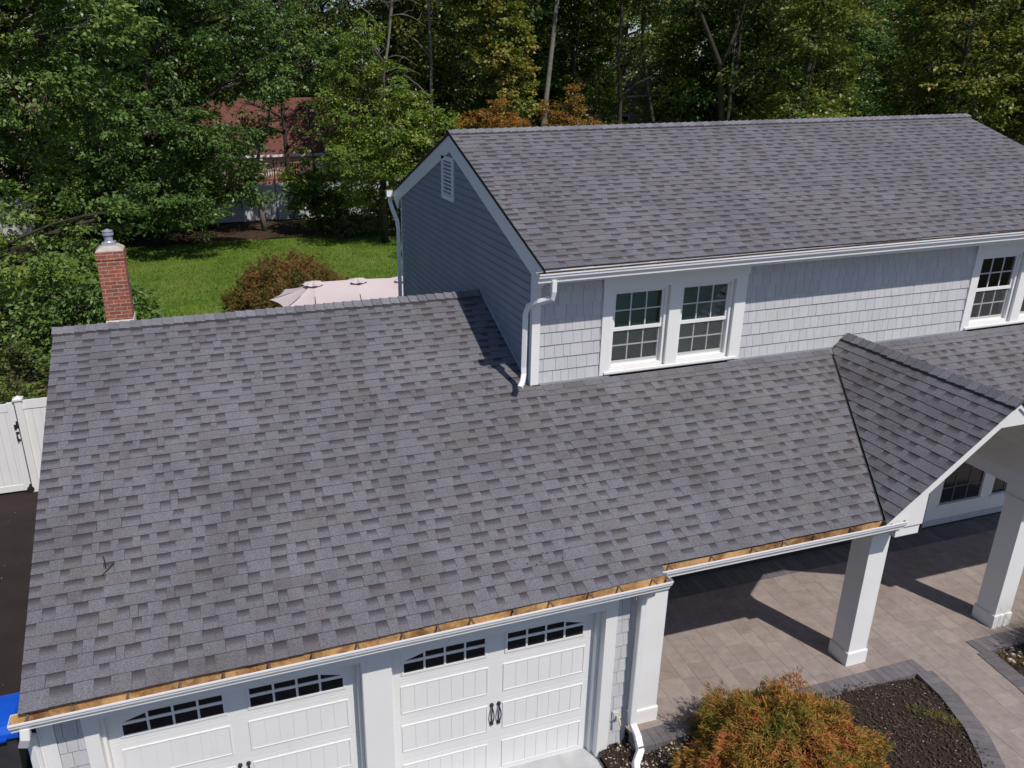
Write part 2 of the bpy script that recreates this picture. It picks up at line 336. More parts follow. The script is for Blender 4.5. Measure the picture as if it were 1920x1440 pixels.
while x < 14:
    w = rnd.choice((.22, .22, .29, .29, .36)); y = -8-rnd.random()*.4
    while y < 5:
        ln = rnd.choice((.22, .30, .38, .46, .56)); cx, cy = x+w/2, y+ln/2
        
        X, Y = 8+ca*(cx-2)-sa*cy, sa*(cx-2)+ca*cy
        cor = [(8+ca*(a-2)-sa*b_, sa*(a-2)+ca*b_) for a, b_ in ((x, y), (x+w, y), (x+w, y+ln), (x, y+ln))]
        if all(inside(a, b_, patio_poly) for a, b_ in cor):
            h = .0016; t = rnd.random(); z = ZG+rnd.uniform(-.0012, .0012)
            pts = [(x+h, y+h), (x+w-h, y+h), (x+w-h, y+ln-h), (x+h, y+ln-h)]
            q = [(8+ca*(a-2)-sa*b_, sa*(a-2)+ca*b_) for a, b_ in pts]
            pb.prism([(a, b_, z-.02) for a, b_ in q], (0, 0, .02), 0, t)
        else:
            h = .0016; t = rnd.random(); z = ZG+rnd.uniform(-.0012, .0012); nx, ny = max(1, round(w/.05)), max(1, round(ln/.05)); dx, dy = (w-2*h)/nx, (ln-2*h)/ny
            for ii in range(nx):
                for jj in range(ny):
                    a0, b0 = x+h+ii*dx, y+h+jj*dy; mx, my = a0+dx/2, b0+dy/2
                    if inside(8+ca*(mx-2)-sa*my, sa*(mx-2)+ca*my, patio_poly):
                        pb.prism([(8+ca*(a-2)-sa*b_, sa*(a-2)+ca*b_, z-.02) for a, b_ in ((a0, b0), (a0+dx, b0), (a0+dx, b0+dy), (a0, b0+dy))], (0, 0, .02), 0, t)
        y += ln
    x += w
tag(pb.build('patio', M['paver']), kind='structure')
def border(path, w, name):
    mb = MB(); P = [Vector((a, b, 0)) for a, b in path]
    L = [0]
    for i in range(1, len(P)): L.append(L[-1]+(P[i]-P[i-1]).length)
    def at(s):
        for i in range(1, len(P)):
            if s <= L[i] or i == len(P)-1:
                return P[i-1].lerp(P[i], (s-L[i-1])/(L[i]-L[i-1]))
    def nr(s):
        d = at(min(s+.12, L[-1]))-at(max(s-.12, 0)); d.normalize(); return Vector((-d.y, d.x, 0))
    s = 0; st = .115
    while s < L[-1]-st:
        t = rnd.random(); g = .0022; a, b_ = at(s+g), at(s+st-g); na, nb = nr(s), nr(s+st); zz = ZG+.011+rnd.uniform(-.001, .001)
        hw = w/2
        q = [a-na*hw, b_-nb*hw, b_+nb*hw, a+na*hw]
        mb.prism([(p.x, p.y, zz-.12) for p in q], (0, 0, .12), 0, t); s += st
    return tag(mb.build(name, M['border']), kind='structure')
border([(6.5, .14), (11.06, .14)], .25, 'dark_paver_strip'); border([(10.935, .012)]+arc1[1:], .25, 'dark_paver_strip')
border([(18, .19), (11.955, .19)], .26, 'dark_paver_strip'); border([(12.075, .058)]+arc2[1:], .25, 'dark_paver_strip')
border([(6.9, 2.74), (17, 2.74)], .44, 'dark_paver_strip')  # dark strip of pavers along the foot of the house wall
# mulch beds
def bedz(x, y): return .198+.03*math.sin(x*2.1+y*3.3)*math.cos(y*2.3) - max(0, (7.1-x))*.25
def bed(name, poly, fz, m):
    xs = [p[0] for p in poly]; ys = [p[1] for p in poly]; st = .08; mb = MB(); idx = {}; V = []
    nx = int((max(xs)-min(xs))/st)+1; ny = int((max(ys)-min(ys))/st)+1; F = []
    def vid(i, j):
        if (i, j) not in idx:
            x_, y_ = min(xs)+i*st, min(ys)+j*st; idx[i, j] = len(V); V.append((x_, y_, fz(x_, y_)+rnd.uniform(-.012, .012)))
        return idx[i, j]
    for i in range(nx):
        for j in range(ny):
            if inside(min(xs)+(i+.5)*st, min(ys)+(j+.5)*st, poly): F.append((vid(i, j), vid(i+1, j), vid(i+1, j+1), vid(i, j+1)))
    mb.solid(V, F); return tag(mb.build(name, m, smooth=True), kind='structure')
bedpoly = [(6.12, .44), (6.55, .44), (6.55, .12), (10.94, .12)]+[(a+.02, b) for a, b in arc1[1:]]+[(7.6, -2.7), (6.3, -2.4), (6.12, -1.0)]
bed('mulch_bed', bedpoly, bedz, M['mulch'])
bed2 = [(18, .14), (12.05, .14)]+[(a-.02, b) for a, b in arc2[1:]]+[(18, -3.5)]
bed('mulch_bed', bed2, lambda x, y: .18+.02*math.sin(x*3+y), M['mulch'])
def chips(name, polys, n, m, size, fz, z_up=.01, kind='stuff', lab=None, cat=None):
    V = []; F = []; k = 0
    for poly in polys:
        xs = [p[0] for p in poly]; ys = [p[1] for p in poly]; c = 0
        while c < n:
            x_, y_ = rnd.uniform(min(xs), max(xs)), rnd.uniform(min(ys), max(ys))
            if not inside(x_, y_, poly): continue
            c += 1; a = rnd.random()*6.28; L_, W_ = rnd.uniform(*size), rnd.uniform(*size)*.35; dz = rnd.uniform(-.6, .6)
            d = Vector((math.cos(a), math.sin(a), dz*.6))*L_; s_ = Vector((-math.sin(a), math.cos(a), rnd.uniform(-.6, .6)))*W_
            p = Vector((x_, y_, fz(x_, y_)+z_up+rnd.random()*.012)); t = Vector((0, 0, W_*.5))
            q = [p-d-s_, p+d-s_, p+d+s_, p-d+s_]
            V += [a_ for a_ in q]+[a_+t for a_ in q]
            F += [(k+4, k+5, k+6, k+7), (k, k+1, k+5, k+4), (k+1, k+2, k+6, k+5), (k+2, k+3, k+7, k+6), (k+3, k, k+4, k+7)]; k += 8
    mb = MB(); mb.solid(V, F); o = mb.build(name, m); tag(o, lab, cat, kind=kind); return o
chips('mulch_chips', [bedpoly, bed2], 8000, M['chipa'], (.007, .024), bedz, lab='dark shredded mulch chips covering the front planting beds', cat='mulch')
def pebbles(name, poly, n, r0, r1, fz, m, lab):
    V = []; F = []; c = 0
    xs = [p[0] for p in poly]; ys = [p[1] for p in poly]
    while c < n:
        x_, y_ = rnd.uniform(min(xs), max(xs)), rnd.uniform(min(ys), max(ys))
        if not inside(x_, y_, poly): continue
        c += 1; r_ = rnd.uniform(r0, r1); k = len(V); z_ = fz(x_, y_)+r_*.3; sx, sy, sz = rnd.uniform(.7, 1.3), rnd.uniform(.7, 1.3), rnd.uniform(.5, .9)
        for a, b, cc in ((0, 0, 1), (1, 0, .1), (.3, .95, 0), (-.8, .6, .1), (-.8, -.6, 0), (.3, -.95, .1), (0, 0, -1)):
            V.append((x_+a*r_*sx, y_+b*r_*sy, z_+cc*r_*sz))
        for i in range(5): F += [(k, k+1+i, k+1+(i+1) % 5), (k+6, k+1+(i+1) % 5, k+1+i)]
    mb = MB(); mb.solid(V, F); return tag(mb.build(name, m, smooth=True), lab, 'pebbles', kind='stuff')
pebbles('pebbles', [(6.15, .40), (6.5, .40), (7.5, .0), (7.3, -.6), (6.2, -.8)], 420, .008, .024, bedz, M['stone'], 'pale tan pebbles scattered by the downspout at the bed corner')
pebbles('pebbles', bedpoly, 420, .005, .014, bedz, M['stone'], 'tiny pale pebbles dotted over the dark mulch bed')
pebbles('driveway_grit', [(-2.6, .5), (-.1, .5), (-.1, 9.6), (-3, 9.6)], 60, .004, .010, lambda x, y: -.12*min(1, max(0, (6-y)/5.5)), M['stone'], 'pale grit dotted over the dark driveway left of the garage')
# ------------------------------------------------------------------ the house
S = .4139; ZE = 2.7344; E_ = .143
def Q(x, y): return ZE+S*y
YR = 5.02; ZR = ZE+S*YR
XW, YW = 6.192, 2.978
S2 = .3574; XU, YU, ZU = 6.145, 2.54, 5.714; YRU = 6.515; ZRU = ZU+S2*(YRU-YU); XF = 17.03
GX, GZ, GS, GY = 11.5, 4.17, .80, .07
house = thing('house', (6, 5, 0), 'grey shingle-roofed two-storey house with white garage doors and columned porch', 'house')
house_inv = Matrix.Translation((-6, -5, 0))
def part(mb, name, mats, parent=None, **k):
    if mb.cuts:
        for q in mb.pieces(): o = part(q, name, mats, parent, **k)
        return o
    o = mb.build(name, mats, parent or house, **k)
    if parent is None: o.matrix_parent_inverse = house_inv
    else: o.matrix_parent_inverse = Matrix.Identity(4) if parent.type != 'EMPTY' else Matrix.Translation(-parent.location)
    return o
def shingles(mb, O, U, V, N, rows, ranges, seed, E=E_, bow=0):
    """courses of laminated shingles as thin tilted slabs; ranges(v0, v1) -> list of (u0, u1)"""
    rg = random.Random(seed); O, U, V, N = Vector(O), Vector(U), Vector(V), Vector(N)
    for r_ in range(rows):
        v0 = r_*E; v1 = v0+E+.010
        for (u0, u1, vm) in ranges(v0):
            vt = min(v1, vm); u = u0; last = rg.random() < .5; bt = rg.random()
            while u < u1-1e-4:
                if last: w = rg.choice((.08, .11, .14, .16, .18, .21, .25)); sl_ = 0
                else: w = rg.choice((.09, .11, .12, .14, .15, .17, .20)); sl_ = 1
                if sl_ == 0 and rg.random() < .16: w += rg.uniform(.08, .2)
                last = not last; ue = min(u+w, u1)
                if rg.random() < .25: bt = rg.random()
                t = min(.86, max(0, bt*.55+rg.random()*.36)); hb = .0098 if not sl_ else .0085
                ht = .0015 if not sl_ else .0008; g = .0007 if rg.random() < .8 else .0022; j = rg.uniform(-.002, .002)+.0035*math.sin(u*2.1+r_*1.9)+.002*math.sin(u*5.3+r_*.7)
                k0 = bow*max(0, 1-u/6.6) if r_ == 0 else 0; k1 = bow*max(0, 1-ue/6.6) if r_ == 0 else 0
                a = O+U*(u+g)+V*(v0+j-k0)+N*hb; b = O+U*(ue-g)+V*(v0+j-k1+rg.uniform(-.001, .001))+N*hb
                c = O+U*(ue-g)+V*vt+N*ht; d = O+U*(u+g)+V*vt+N*ht
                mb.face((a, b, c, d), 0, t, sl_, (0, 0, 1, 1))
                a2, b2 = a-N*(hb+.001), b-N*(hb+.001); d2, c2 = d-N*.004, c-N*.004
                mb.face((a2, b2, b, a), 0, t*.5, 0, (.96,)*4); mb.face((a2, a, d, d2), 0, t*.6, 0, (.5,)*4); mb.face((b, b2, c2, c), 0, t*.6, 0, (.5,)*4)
                u = ue
def caps(mb, p0, p1, s1, s2, seed, hw=.150, E=E_, lift=.030):
    """ridge caps from p0 to p1; s1, s2 = downhill unit vectors of the two slopes"""
    rg = random.Random(seed); p0, p1, s1, s2 = Vector(p0), Vector(p1), Vector(s1), Vector(s2); L_ = (p1-p0).length; d = (p1-p0)/L_; k = int(L_/E)+1; up = Vector((0, 0, 1))
    for i in range(k):
        a = p0+d*(i*E); b = p0+d*min((i+1)*E+.02, L_); h0, h1 = lift+.015, lift-.002; t = .93+.07*rg.random() if rg.random() < .7 else .5; w_ = hw+rg.uniform(-.006, .006)
        for s_ in (s1, s2):
            mb.face((a+up*h0, b+up*h1, b+up*h1+s_*w_, a+up*h0+s_*w_), 0, t, 0, (0,)*4)
            mb.face((a+up*h0+s_*w_, b+up*h1+s_*w_, b+s_*w_-up*.004, a+s_*w_-up*.004), 0, 0, 0, (.98,)*4)  # lower edge of the cap darkened to draw its shadow line
            mb.face((a+up*h0, a+up*h0+s_*w_, a+s_*w_-up*.003, a-up*.003), 0, .1, 0, (.96,)*4)
def unit(*v): return Vector(v).normalized()
# --- lower roof: garage and porch share one plane
Vq = unit(0, 1, S); Nq = unit(0, -S, 1); cq = Vq.y
vP, vWall, vRidge = .143, YW/cq, YR/cq
def rq(v):
    if v < vP-.01: return [(0, 6.635, 99)]
    if v < vWall-.02: return [(0, 6.25, 99), (6.25, 11.30, vWall+.05)]
    return [(0, 6.20, vRidge)]
mb = MB(); shingles(mb, (0, 0, ZE), (1, 0, 0), Vq, Nq, int(vRidge/E_)+1, rq, 11, bow=.055)
vx = lambda y: GX-(GZ-Q(0, y))/GS
lower = part(mb, 'lower_roof', M['shingle'], label='long grey shingle slope over the garage and porch')
va, vb = Vector((vx(0), 0, 0)), Vector((vx(YW), YW, 0)); vn = Vector((vb.y-va.y, -(vb.x-va.x), 0)).normalized()
clip(lower, va-vn*.022, vn)
mb = MB(); shingles(mb, (0, 0, ZE), (1, 0, 0), Vq, Nq, int(vWall/E_)+1, lambda v: [] if v < .1 else [(11.7, 17.0, vWall+.05)], 12)
lr2 = part(mb, 'lower_roof', M['shingle'], label='grey shingle porch slope right of the small gable')
vc, vd = Vector((2*GX-vx(0), 0, 0)), Vector((2*GX-vx(YW), YW, 0)); vn2 = Vector((-(vd.y-vc.y), (vd.x-vc.x), 0)).normalized()
clip(lr2, vc, vn2)
mb = MB(); mb.prism([(x_, y_, Q(x_, y_)-.002) for x_, y_ in ((0.03, .05), (6.60, .05), (6.60, .16), (vx(.16), .16), (vx(YW), YW), (6.2, YW), (6.2, YR), (.01, YR))], (0, 0, -.09))
mb.cut(); mb.prism([(x_, y_, Q(x_, y_)-.002) for x_, y_ in ((2*GX-vx(.16), .16), (17, .16), (17, YW), (2*GX-vx(YW), YW))], (0, 0, -.09))
mb.cut(); mb.prism([(x_, y_, ZR-S*(y_-YR)-.002) for x_, y_ in ((.01, YR), (6.2, YR), (6.2, 10.04), (.01, 10.04))], (0, 0, -.09))
part(mb, 'roof_deck', M['dark'])
mb = MB(); shingles(mb, (6.2, 10.04, ZR-S*(10.04-YR)), (-1, 0, 0), unit(0, -1, S), unit(0, S, 1), 38, lambda v: [(0, 6.2, vRidge)], 13)
part(mb, 'lower_roof', M['shingle'], label='rear garage roof slope around the chimney')
mb = MB(); caps(mb, (-.01, YR, ZR), (6.19, YR, ZR), unit(0, -1, -S), unit(0, 1, -S), 21)
part(mb, 'ridge_cap', M['shingle'], lower)
mb = MB()
for x0 in np.arange(6.36, 11.2, .30): mb.prism([(x0+.003, YW-.125, Q(0, YW-.125)+.014), (x0+.297, YW-.125, Q(0, YW-.125)+.014), (x0+.297, YW-.005, Q(0, YW-.005)+.012), (x0+.003, YW-.005, Q(0, YW-.005)+.012)], (0, 0, -.010), 0, rnd.random()*.5)
mb.cut()
for x0 in np.arange(11.78, 16.9, .30): mb.prism([(x0+.003, YW-.125, Q(0, YW-.125)+.014), (x0+.297, YW-.125, Q(0, YW-.125)+.014), (x0+.297, YW-.005, Q(0, YW-.005)+.012), (x0+.003, YW-.005, Q(0, YW-.005)+.012)], (0, 0, -.010), 0, rnd.random()*.5)
part(mb, 'wall_course', M['shingle'], lower)
mb = MB()
mb.prism([(XW-.03, YW+.02, Q(0, YW+.02)+.012), (XW-.03, YR, ZR+.015), (XW-.022, YR, ZR+.06), (XW-.022, YW+.02, Q(0, YW+.02)+.06)], (.028, 0, 0))
mb.cut(); mb.box(6.32, 11.22, YW-.022, YW-.004, Q(0, YW)+.004, Q(0, YW)+.034); mb.cut(); mb.box(11.8, 17, YW-.022, YW-.004, Q(0, YW)+.004, Q(0, YW)+.034)
part(mb, 'step_flashing', M['flash'])
# --- main roof
mb = MB(); Vu = unit(0, 1, S2); Nu = unit(0, -S2, 1); lu = math.hypot(YRU-YU, ZRU-ZU)
shingles(mb, (XU, YU, ZU), (1, 0, 0), Vu, Nu, int(lu/E_)+1, lambda v: [(0, XF-XU, lu)], 31)
main = part(mb, 'main_roof', M['shingle'], label='large front slope of the upper roof')
mb = MB(); yb = 2*YRU-YU
shingles(mb, (XF, yb, ZU), (-1, 0, 0), unit(0, -1, S2), unit(0, S2, 1), int(lu/E_)+1, lambda v: [(0, XF-XU, lu)], 32)
part(mb, 'main_roof', M['shingle'], label='rear slope of the upper roof')
mb = MB()
for sg in (1, -1):
    e = YU if sg == 1 else yb
    mb.prism([(XU+.03, e+.05*sg, ZU+.05*S2-.002), (XF-.03, e+.05*sg, ZU+.05*S2-.002), (XF-.01, YRU, ZRU-.002), (XU+.03, YRU, ZRU-.002)], (0, 0, -.10))
part(mb, 'roof_deck', M['dark'])
mb = MB(); caps(mb, (XF+.01, YRU, ZRU), (XU-.01, YRU, ZRU), unit(0, -1, -S2), unit(0, 1, -S2), 41)
part(mb, 'ridge_cap', M['shingle'], main)
# --- walls of the upper block
zp = lambda y: ZU-.10+S2*((y-YU) if y < YRU else (yb-y))
YB = yb-.51
WIN = [(7.39, 8.28), (8.467, 9.357), (13.95, 14.84), (15.027, 15.917)]; WZ0, WZ1 = 4.05, 5.235
mb = MB()
mb.box(XW+.02, XF-.1, YW+.02, YW+.14, .2, WZ0); mb.box(XW+.02, XF-.1, YW+.02, YW+.14, WZ1, 5.62)
xs = [XW+.02]+[q for w in WIN for q in w]+[XF-.1]
for a, b in zip(xs[0::2], xs[1::2]): mb.box(a, b, YW+.02, YW+.14, WZ0, WZ1)
mb.box(XW+.02, XF-.1, YB-.12, YB, 0, 5.62); mb.box(XF-.22, XF-.1, YW+.14, YB-.12, 0, 5.6)
part(mb, 'house_wall', M['shake'])
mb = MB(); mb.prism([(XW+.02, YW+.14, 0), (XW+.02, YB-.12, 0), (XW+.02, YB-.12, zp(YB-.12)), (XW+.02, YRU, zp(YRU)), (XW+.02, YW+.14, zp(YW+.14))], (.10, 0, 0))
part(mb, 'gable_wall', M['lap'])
mb = MB(); mb.box(6.4, 16.7, 3.14, YB-.2, 3.55, 3.60); mb.box(6.4, 16.7, 6.2, 6.25, 3.6, 5.5); mb.box(6.4, 16.7, 3.14, 6.2, 5.5, 5.54); mb.box(11.4, 11.46, 3.14, 6.2, 3.6, 5.5)
part(mb, 'interior', M['room'])
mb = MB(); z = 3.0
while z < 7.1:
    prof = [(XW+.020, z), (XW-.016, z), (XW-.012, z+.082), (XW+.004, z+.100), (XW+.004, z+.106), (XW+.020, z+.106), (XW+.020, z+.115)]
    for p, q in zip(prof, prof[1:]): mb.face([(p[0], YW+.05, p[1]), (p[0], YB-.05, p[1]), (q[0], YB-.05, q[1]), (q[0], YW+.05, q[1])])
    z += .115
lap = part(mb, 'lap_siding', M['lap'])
clip(lap, (XW, YRU, zp(YRU)), unit(0, -S2, 1)); clip(lap, (XW, YRU, zp(YRU)), unit(0, S2, 1))
mb = MB(); mb.box(XW-.012, XW+.02, YW-.012, YW+.055, 3.9, 5.56); mb.box(XW-.012, XW+.11, YW-.026, YW-.012, Q(0, YW)+.02, 5.60)
mb.cut(); mb.box(XW-.012, XW+.02, YB-.06, YB+.012, 0, 5.62)
part(mb, 'corner_trim', M['white'], bevel=.003)
mb = MB()
for sg in (1, -1):
    e = YU if sg == 1 else yb; dz = .27
    mb.prism([(XU+.012, e+.03*sg, ZU-.04), (XU+.012, YRU, ZRU-.045), (XU+.012, YRU, ZRU-.045-dz), (XU+.012, e+.42*sg, ZU-.045+S2*.42-dz), (XU+.012, e+.30*sg, ZU-.36), (XU+.012, e+.03*sg, ZU-.20)], (XW-XU-.018, 0, 0))
part(mb, 'rake_board', M['white'])
mb = MB()
for sg in (1, -1):
    e = YU if sg == 1 else yb
    mb.prism([(XU-.004, e-.02*sg, ZU-.012), (XU-.004, YRU, ZRU-.016), (XU-.004, YRU, ZRU-.05), (XU-.004, e-.02*sg, ZU-.046)], (.014, 0, 0))
part(mb, 'drip_edge', M['dark'])
mb = MB(); mb.box(XU+.02, XF-.02, YU+.02, YU+.045, ZU-.20, ZU-.015); mb.box(XU+.09, XF-.02, YU+.045, YW, ZU-.21, ZU-.19); mb.box(XW+.1, XF-.1, YW-.035, YW-.012, 5.415, ZU-.21)
mb.cut(); mb.box(XU+.02, XF-.02, yb-.045, yb-.02, ZU-.20, ZU-.02); mb.box(XU+.09, XF-.02, YB, yb-.045, ZU-.21, ZU-.19)
part(mb, 'fascia', M['white'])
# shake cladding
def shakes(mb, x0, x1, y, z0, z1, exp, seed, wr=(.10, .19)):
    rg = random.Random(seed); z = z0
    while z < z1-.01:
        x_ = x0-rg.random()*.1; zt = min(z+exp+.006, z1)
        while x_ < x1:
            w = rg.uniform(*wr); a, b = max(x_, x0), min(x_+w, x1); t = rg.random()
            if b-a > .015:
                g = .002; yo = y-.022-rg.uniform(0, .003)
                p = [(a+g, yo, z), (b-g, yo, z), (b-g, y-.008, zt), (a+g, y-.008, zt)]
                mb.face(p, 0, t); mb.face([(a+g, y, z), (b-g, y, z), p[1], p[0]], 0, 0)
                mb.face([p[0], p[3], (a+g, y, zt), (a+g, y, z)], 0, 0); mb.face([p[2], p[1], (b-g, y, z), (b-g, y, zt)], 0, 0)
            x_ += w
        z += exp
mb = MB()
for k, (a, b) in enumerate(((6.305, 7.24), (9.54, 13.80), (16.1, 16.93))): mb.cut(); shakes(mb, a, b, YW+.018, 3.985, 5.53, .185, 50+k)
mb.cut(); shakes(mb, 6.97, 13.9, YW+.018, .33, 2.6, .185, 60)
part(mb, 'shake_siding', M['shake'])
# windows of the upper floor
def dh_window(x0, x1, seed, par, curtain):
    mb = MB(); y0 = YW+.03; f = .05
    for a, b, c, d in ((x0, x0+f, WZ0, WZ1), (x1-f, x1, WZ0, WZ1), (x0+f, x1-f, WZ1-f, WZ1), (x0+f, x1-f, WZ0, WZ0+.05)): mb.box(a, b, y0, y0+.11, c, d)
    zm = 4.645; i0, i1 = x0+f, x1-f; s_ = .032
    for a, b, c, d, yy in ((i0, i0+s_, zm, WZ1-f, y0+.03), (i1-s_, i1, zm, WZ1-f, y0+.03), (i0+s_, i1-s_, WZ1-f-s_, WZ1-f, y0+.03), (i0, i1, zm-.03, zm+.02, y0+.026),
                           (i0, i0+s_, WZ0+.05, zm-.03, y0+.055), (i1-s_, i1, WZ0+.05, zm-.03, y0+.055), (i0+s_, i1-s_, WZ0+.05, WZ0+.11, y0+.055)): mb.box(a, b, yy, yy+.03, c, d)
    w = part(mb, 'window', M['white'], bevel=.002)
    gl = MB(); a0, a1 = i0+s_, i1-s_
    gl.box(a0, a1, y0+.046, y0+.052, zm+.02, WZ1-f-s_); gl.cut(); gl.box(a0, a1, y0+.070, y0+.076, WZ0+.11, zm-.03)
    part(gl, 'pane', M['glass'], w)
    sc_ = MB(); sc_.box(i0+.012, i1-.012, y0+.048, y0+.050, WZ0+.08, zm-.03); part(sc_, 'insect_screen', M['screen'], w)
    mt = MB()
    for (c, d, yy) in ((zm+.02, WZ1-f-s_, y0+.036), (WZ0+.11, zm-.03, y0+.062)):
        mt.cut()
        for k in (1, 2): xx = a0+(a1-a0)*k/3; mt.box(xx-.009, xx+.009, yy, yy+.009, c, d)
        mt.box(a0, a1, yy-.001, yy+.0075, (c+d)/2-.009, (c+d)/2+.009)
    part(mt, 'muntin', M['muntin'], w)
    if not curtain:
        bl = MB(); z = WZ0+.12
        while z < WZ1-.08:
            bl.prism([(a0, y0+.13, z), (a1, y0+.13, z), (a1, y0+.155, z+.017), (a0, y0+.155, z+.017)], (0, 0, .0015)); z += .024
        part(bl, 'blind', M['blind'], w)
    else:
        cu = MB(); n_ = 24
        for c, d, wd in ((WZ0+.05, WZ1-.1, .42), ):
            for (u0, u1) in ((a0, a0+.2), (a0+.28, a1-.22), (a1-.16, a1)):
                pts = [(u0+(u1-u0)*i/n_, y0+.16+.02*math.sin(i*1.3)) for i in range(n_+1)]
                for p_, q_ in zip(pts, pts[1:]): cu.face([(p_[0], p_[1], c), (q_[0], q_[1], c), (q_[0], q_[1], d), (p_[0], p_[1], d)])
        part(cu, 'curtain', M['curtain'], w)
    va_ = MB(); rg = random.Random(seed)       # scalloped lace along the meeting rail
    for k in range(9):
        c = a0+(a1-a0)*(k+.5)/9; h = rg.uniform(.015, .05)
        va_.prism([(c-.05, y0+.115, zm-.09), (c+.05, y0+.115, zm-.09), (c+.05, y0+.115, zm+.01), (c+.02, y0+.115, zm+.01+h), (c-.03, y0+.115, zm+.01+h*.8), (c-.05, y0+.115, zm+.01)], (0, .003, 0))
    part(va_, 'lace_valance', M['curtain'], w)
for k, (a, b) in enumerate(WIN): dh_window(a, b, k, house, k > 1)
mb = MB()
for o_ in (0, 6.56):
    mb.cut(); y1, y2 = YW-.022, YW+.02
    for a, b, c, d in ((7.235, 7.39, 3.99, 5.415), (8.28, 8.467, WZ0, WZ1), (9.357, 9.544, 3.99, 5.415), (7.39, 9.357, WZ1, 5.415), (7.39, 9.357, 3.945, WZ0)): mb.box(a+o_, b+o_, y1, y2, c, d)
    mb.box(7.30+o_, 9.48+o_, YW-.045, YW-.022, 4.018, WZ0)
    mb.box(7.22+o_, 9.56+o_, YW-.034, YW-.022, 5.30, 5.415)
part(mb, 'window_casing', M['white'], bevel=.003)
# gable vent
mb = MB(); v0, v1, w0, w1 = 6.34, 6.98, 6.02, 6.73; xf = XW-.035
for a, b, c, d in ((v0, v0+.07, w0, w1), (v1-.07, v1, w0, w1), (v0+.07, v1-.07, w1-.07, w1), (v0+.07, v1-.07, w0, w0+.07)): mb.box(xf, XW+.01, a, b, c, d)
for k in range(9):
    z = w0+.08+k*.063; mb.prism([(xf+.004, v0+.07, z), (XW-.004, v0+.07, z+.018), (XW-.004, v0+.07, z+.024), (xf+.004, v0+.07, z+.010)], (0, v1-v0-.14, 0))
gv = part(mb, 'gable_vent', M['white']); mb = MB(); mb.box(XW-.002, XW+.004, v0+.07, v1-.07, w0+.07, w1-.07); part(mb, 'vent_screen', M['dark'], gv)
# --- gutters
GP = [(.0, .0), (.0, -.125), (-.085, -.125), (-.087, -.105), (-.100, -.085), (-.122, -.055), (-.126, -.022), (-.138, -.016), (-.138, .0), (-.124, .0)]
GI = [(-.006, -.004), (-.006, -.120), (-.082, -.120), (-.094, -.082), (-.118, -.050), (-.122, -.004)]
def gutter(name, x0, x1, yb_, z0, z1, flip=1, hang=.43, seed=0, lab=None, endcap=True, sc=1.0, inner='guttin'):
    mb = MB(); L = lambda p, x_, z: Vector((x_, yb_+p[0]*flip*sc, z+p[1]))
    n = 8
    for i in range(n):
        a, b = x0+(x1-x0)*i/n, x0+(x1-x0)*(i+1)/n; za, zb = z0+(z1-z0)*i/n, z0+(z1-z0)*(i+1)/n
        for p, q in zip(GP, GP[1:]): mb.face([L(p, a, za), L(q, a, za), L(q, b, zb), L(p, b, zb)], 0)
        for p, q in zip(GI, GI[1:]): mb.face([L(p, a, za), L(p, b, zb), L(q, b, zb), L(q, a, za)], 1)
    if endcap:
        for x_, z in ((x0, z0), (x1, z1)):
            mb.prism([L(p, x_, z) for p in GP[:9]], (.004 if x_ == x1 else -.004, 0, 0), 0)
    g = part(mb, name, [M['gutterw'], M[inner]], label=lab)
    rg = random.Random(seed); x_ = x0+.14; hb = MB(); first = True
    while x_ < x1-.05:
        z = z0+(z1-z0)*(x_-x0)/(x1-x0)
        hb.cut(); hb.box(x_-.011, x_+.011, yb_-.126*sc if flip == 1 else yb_, yb_ if flip == 1 else yb_+.126*sc, z-.016, z-.010)
        hb.tube([(x_, yb_-.10*flip*sc, z-.012), (x_, yb_-.115*flip*sc, z-.002), (x_, yb_-.122*flip*sc, z-.008)], .005, 6); x_ += hang+rg.uniform(-.07, .07)
    part(hb, 'gutter_hanger', M['hanger'], g)
    return g
gutter('gutter', -.075, 6.62, .010, 2.678, 2.742, seed=1, sc=1.08, lab='white gutter with rusty inside above the garage doors')
gutter('gutter', 6.60, 10.05, .160, 2.762, 2.772, seed=2, lab='white gutter along the porch eave', hang=.5, sc=.95)
gutter('gutter', 6.035, XF, 2.55, 5.682, 5.720, seed=3, inner='guttin2', lab='white gutter under the upper roof', hang=.55)
gutter('gutter', 6.01, XF, yb-.007, 5.70, 5.73, flip=-1, seed=4, lab='white gutter under the rear eave', hang=.8)
gutter('gutter', 13.0, 17.0, .142, 2.768, 2.785, seed=5, lab='white gutter right of the small gable', hang=.6)
# downspouts
RECT = [(-.5, -.38), (.5, -.38), (.5, .38), (-.5, .38)]
def spout(path, r, lab, name='downspout'):
    mb = MB(); mb.tube(path, r, prof=[(a*2*.9, b*2*.9) for a, b in ((-.42, -.5), (-.5, -.42), (-.5, .42), (-.42, .5), (.42, .5), (.5, .42), (.5, -.42), (.42, -.5))])
    return part(mb, name, M['gutterw'], label=lab)
spout([(6.25, 2.47, 5.58), (6.25, 2.47, 5.44), (6.25, 2.50, 5.34), (6.13, 2.62, 5.27), (6.06, 2.83, 5.16), (6.05, 2.88, 5.06), (6.05, 2.895, 4.30), (6.045, 2.87, 4.20), (5.99, 2.78, 4.12), (5.93, 2.72, 4.075)], .037, 'downspout at the front corner of the upper wall')
spout([(6.10, 10.62, 5.60), (6.10, 10.62, 5.46), (6.12, 10.52, 5.32), (6.14, 10.18, 5.10), (6.14, 10.11, 4.95), (6.14, 10.10, .3)], .042, 'downspout at the rear corner of the gable')
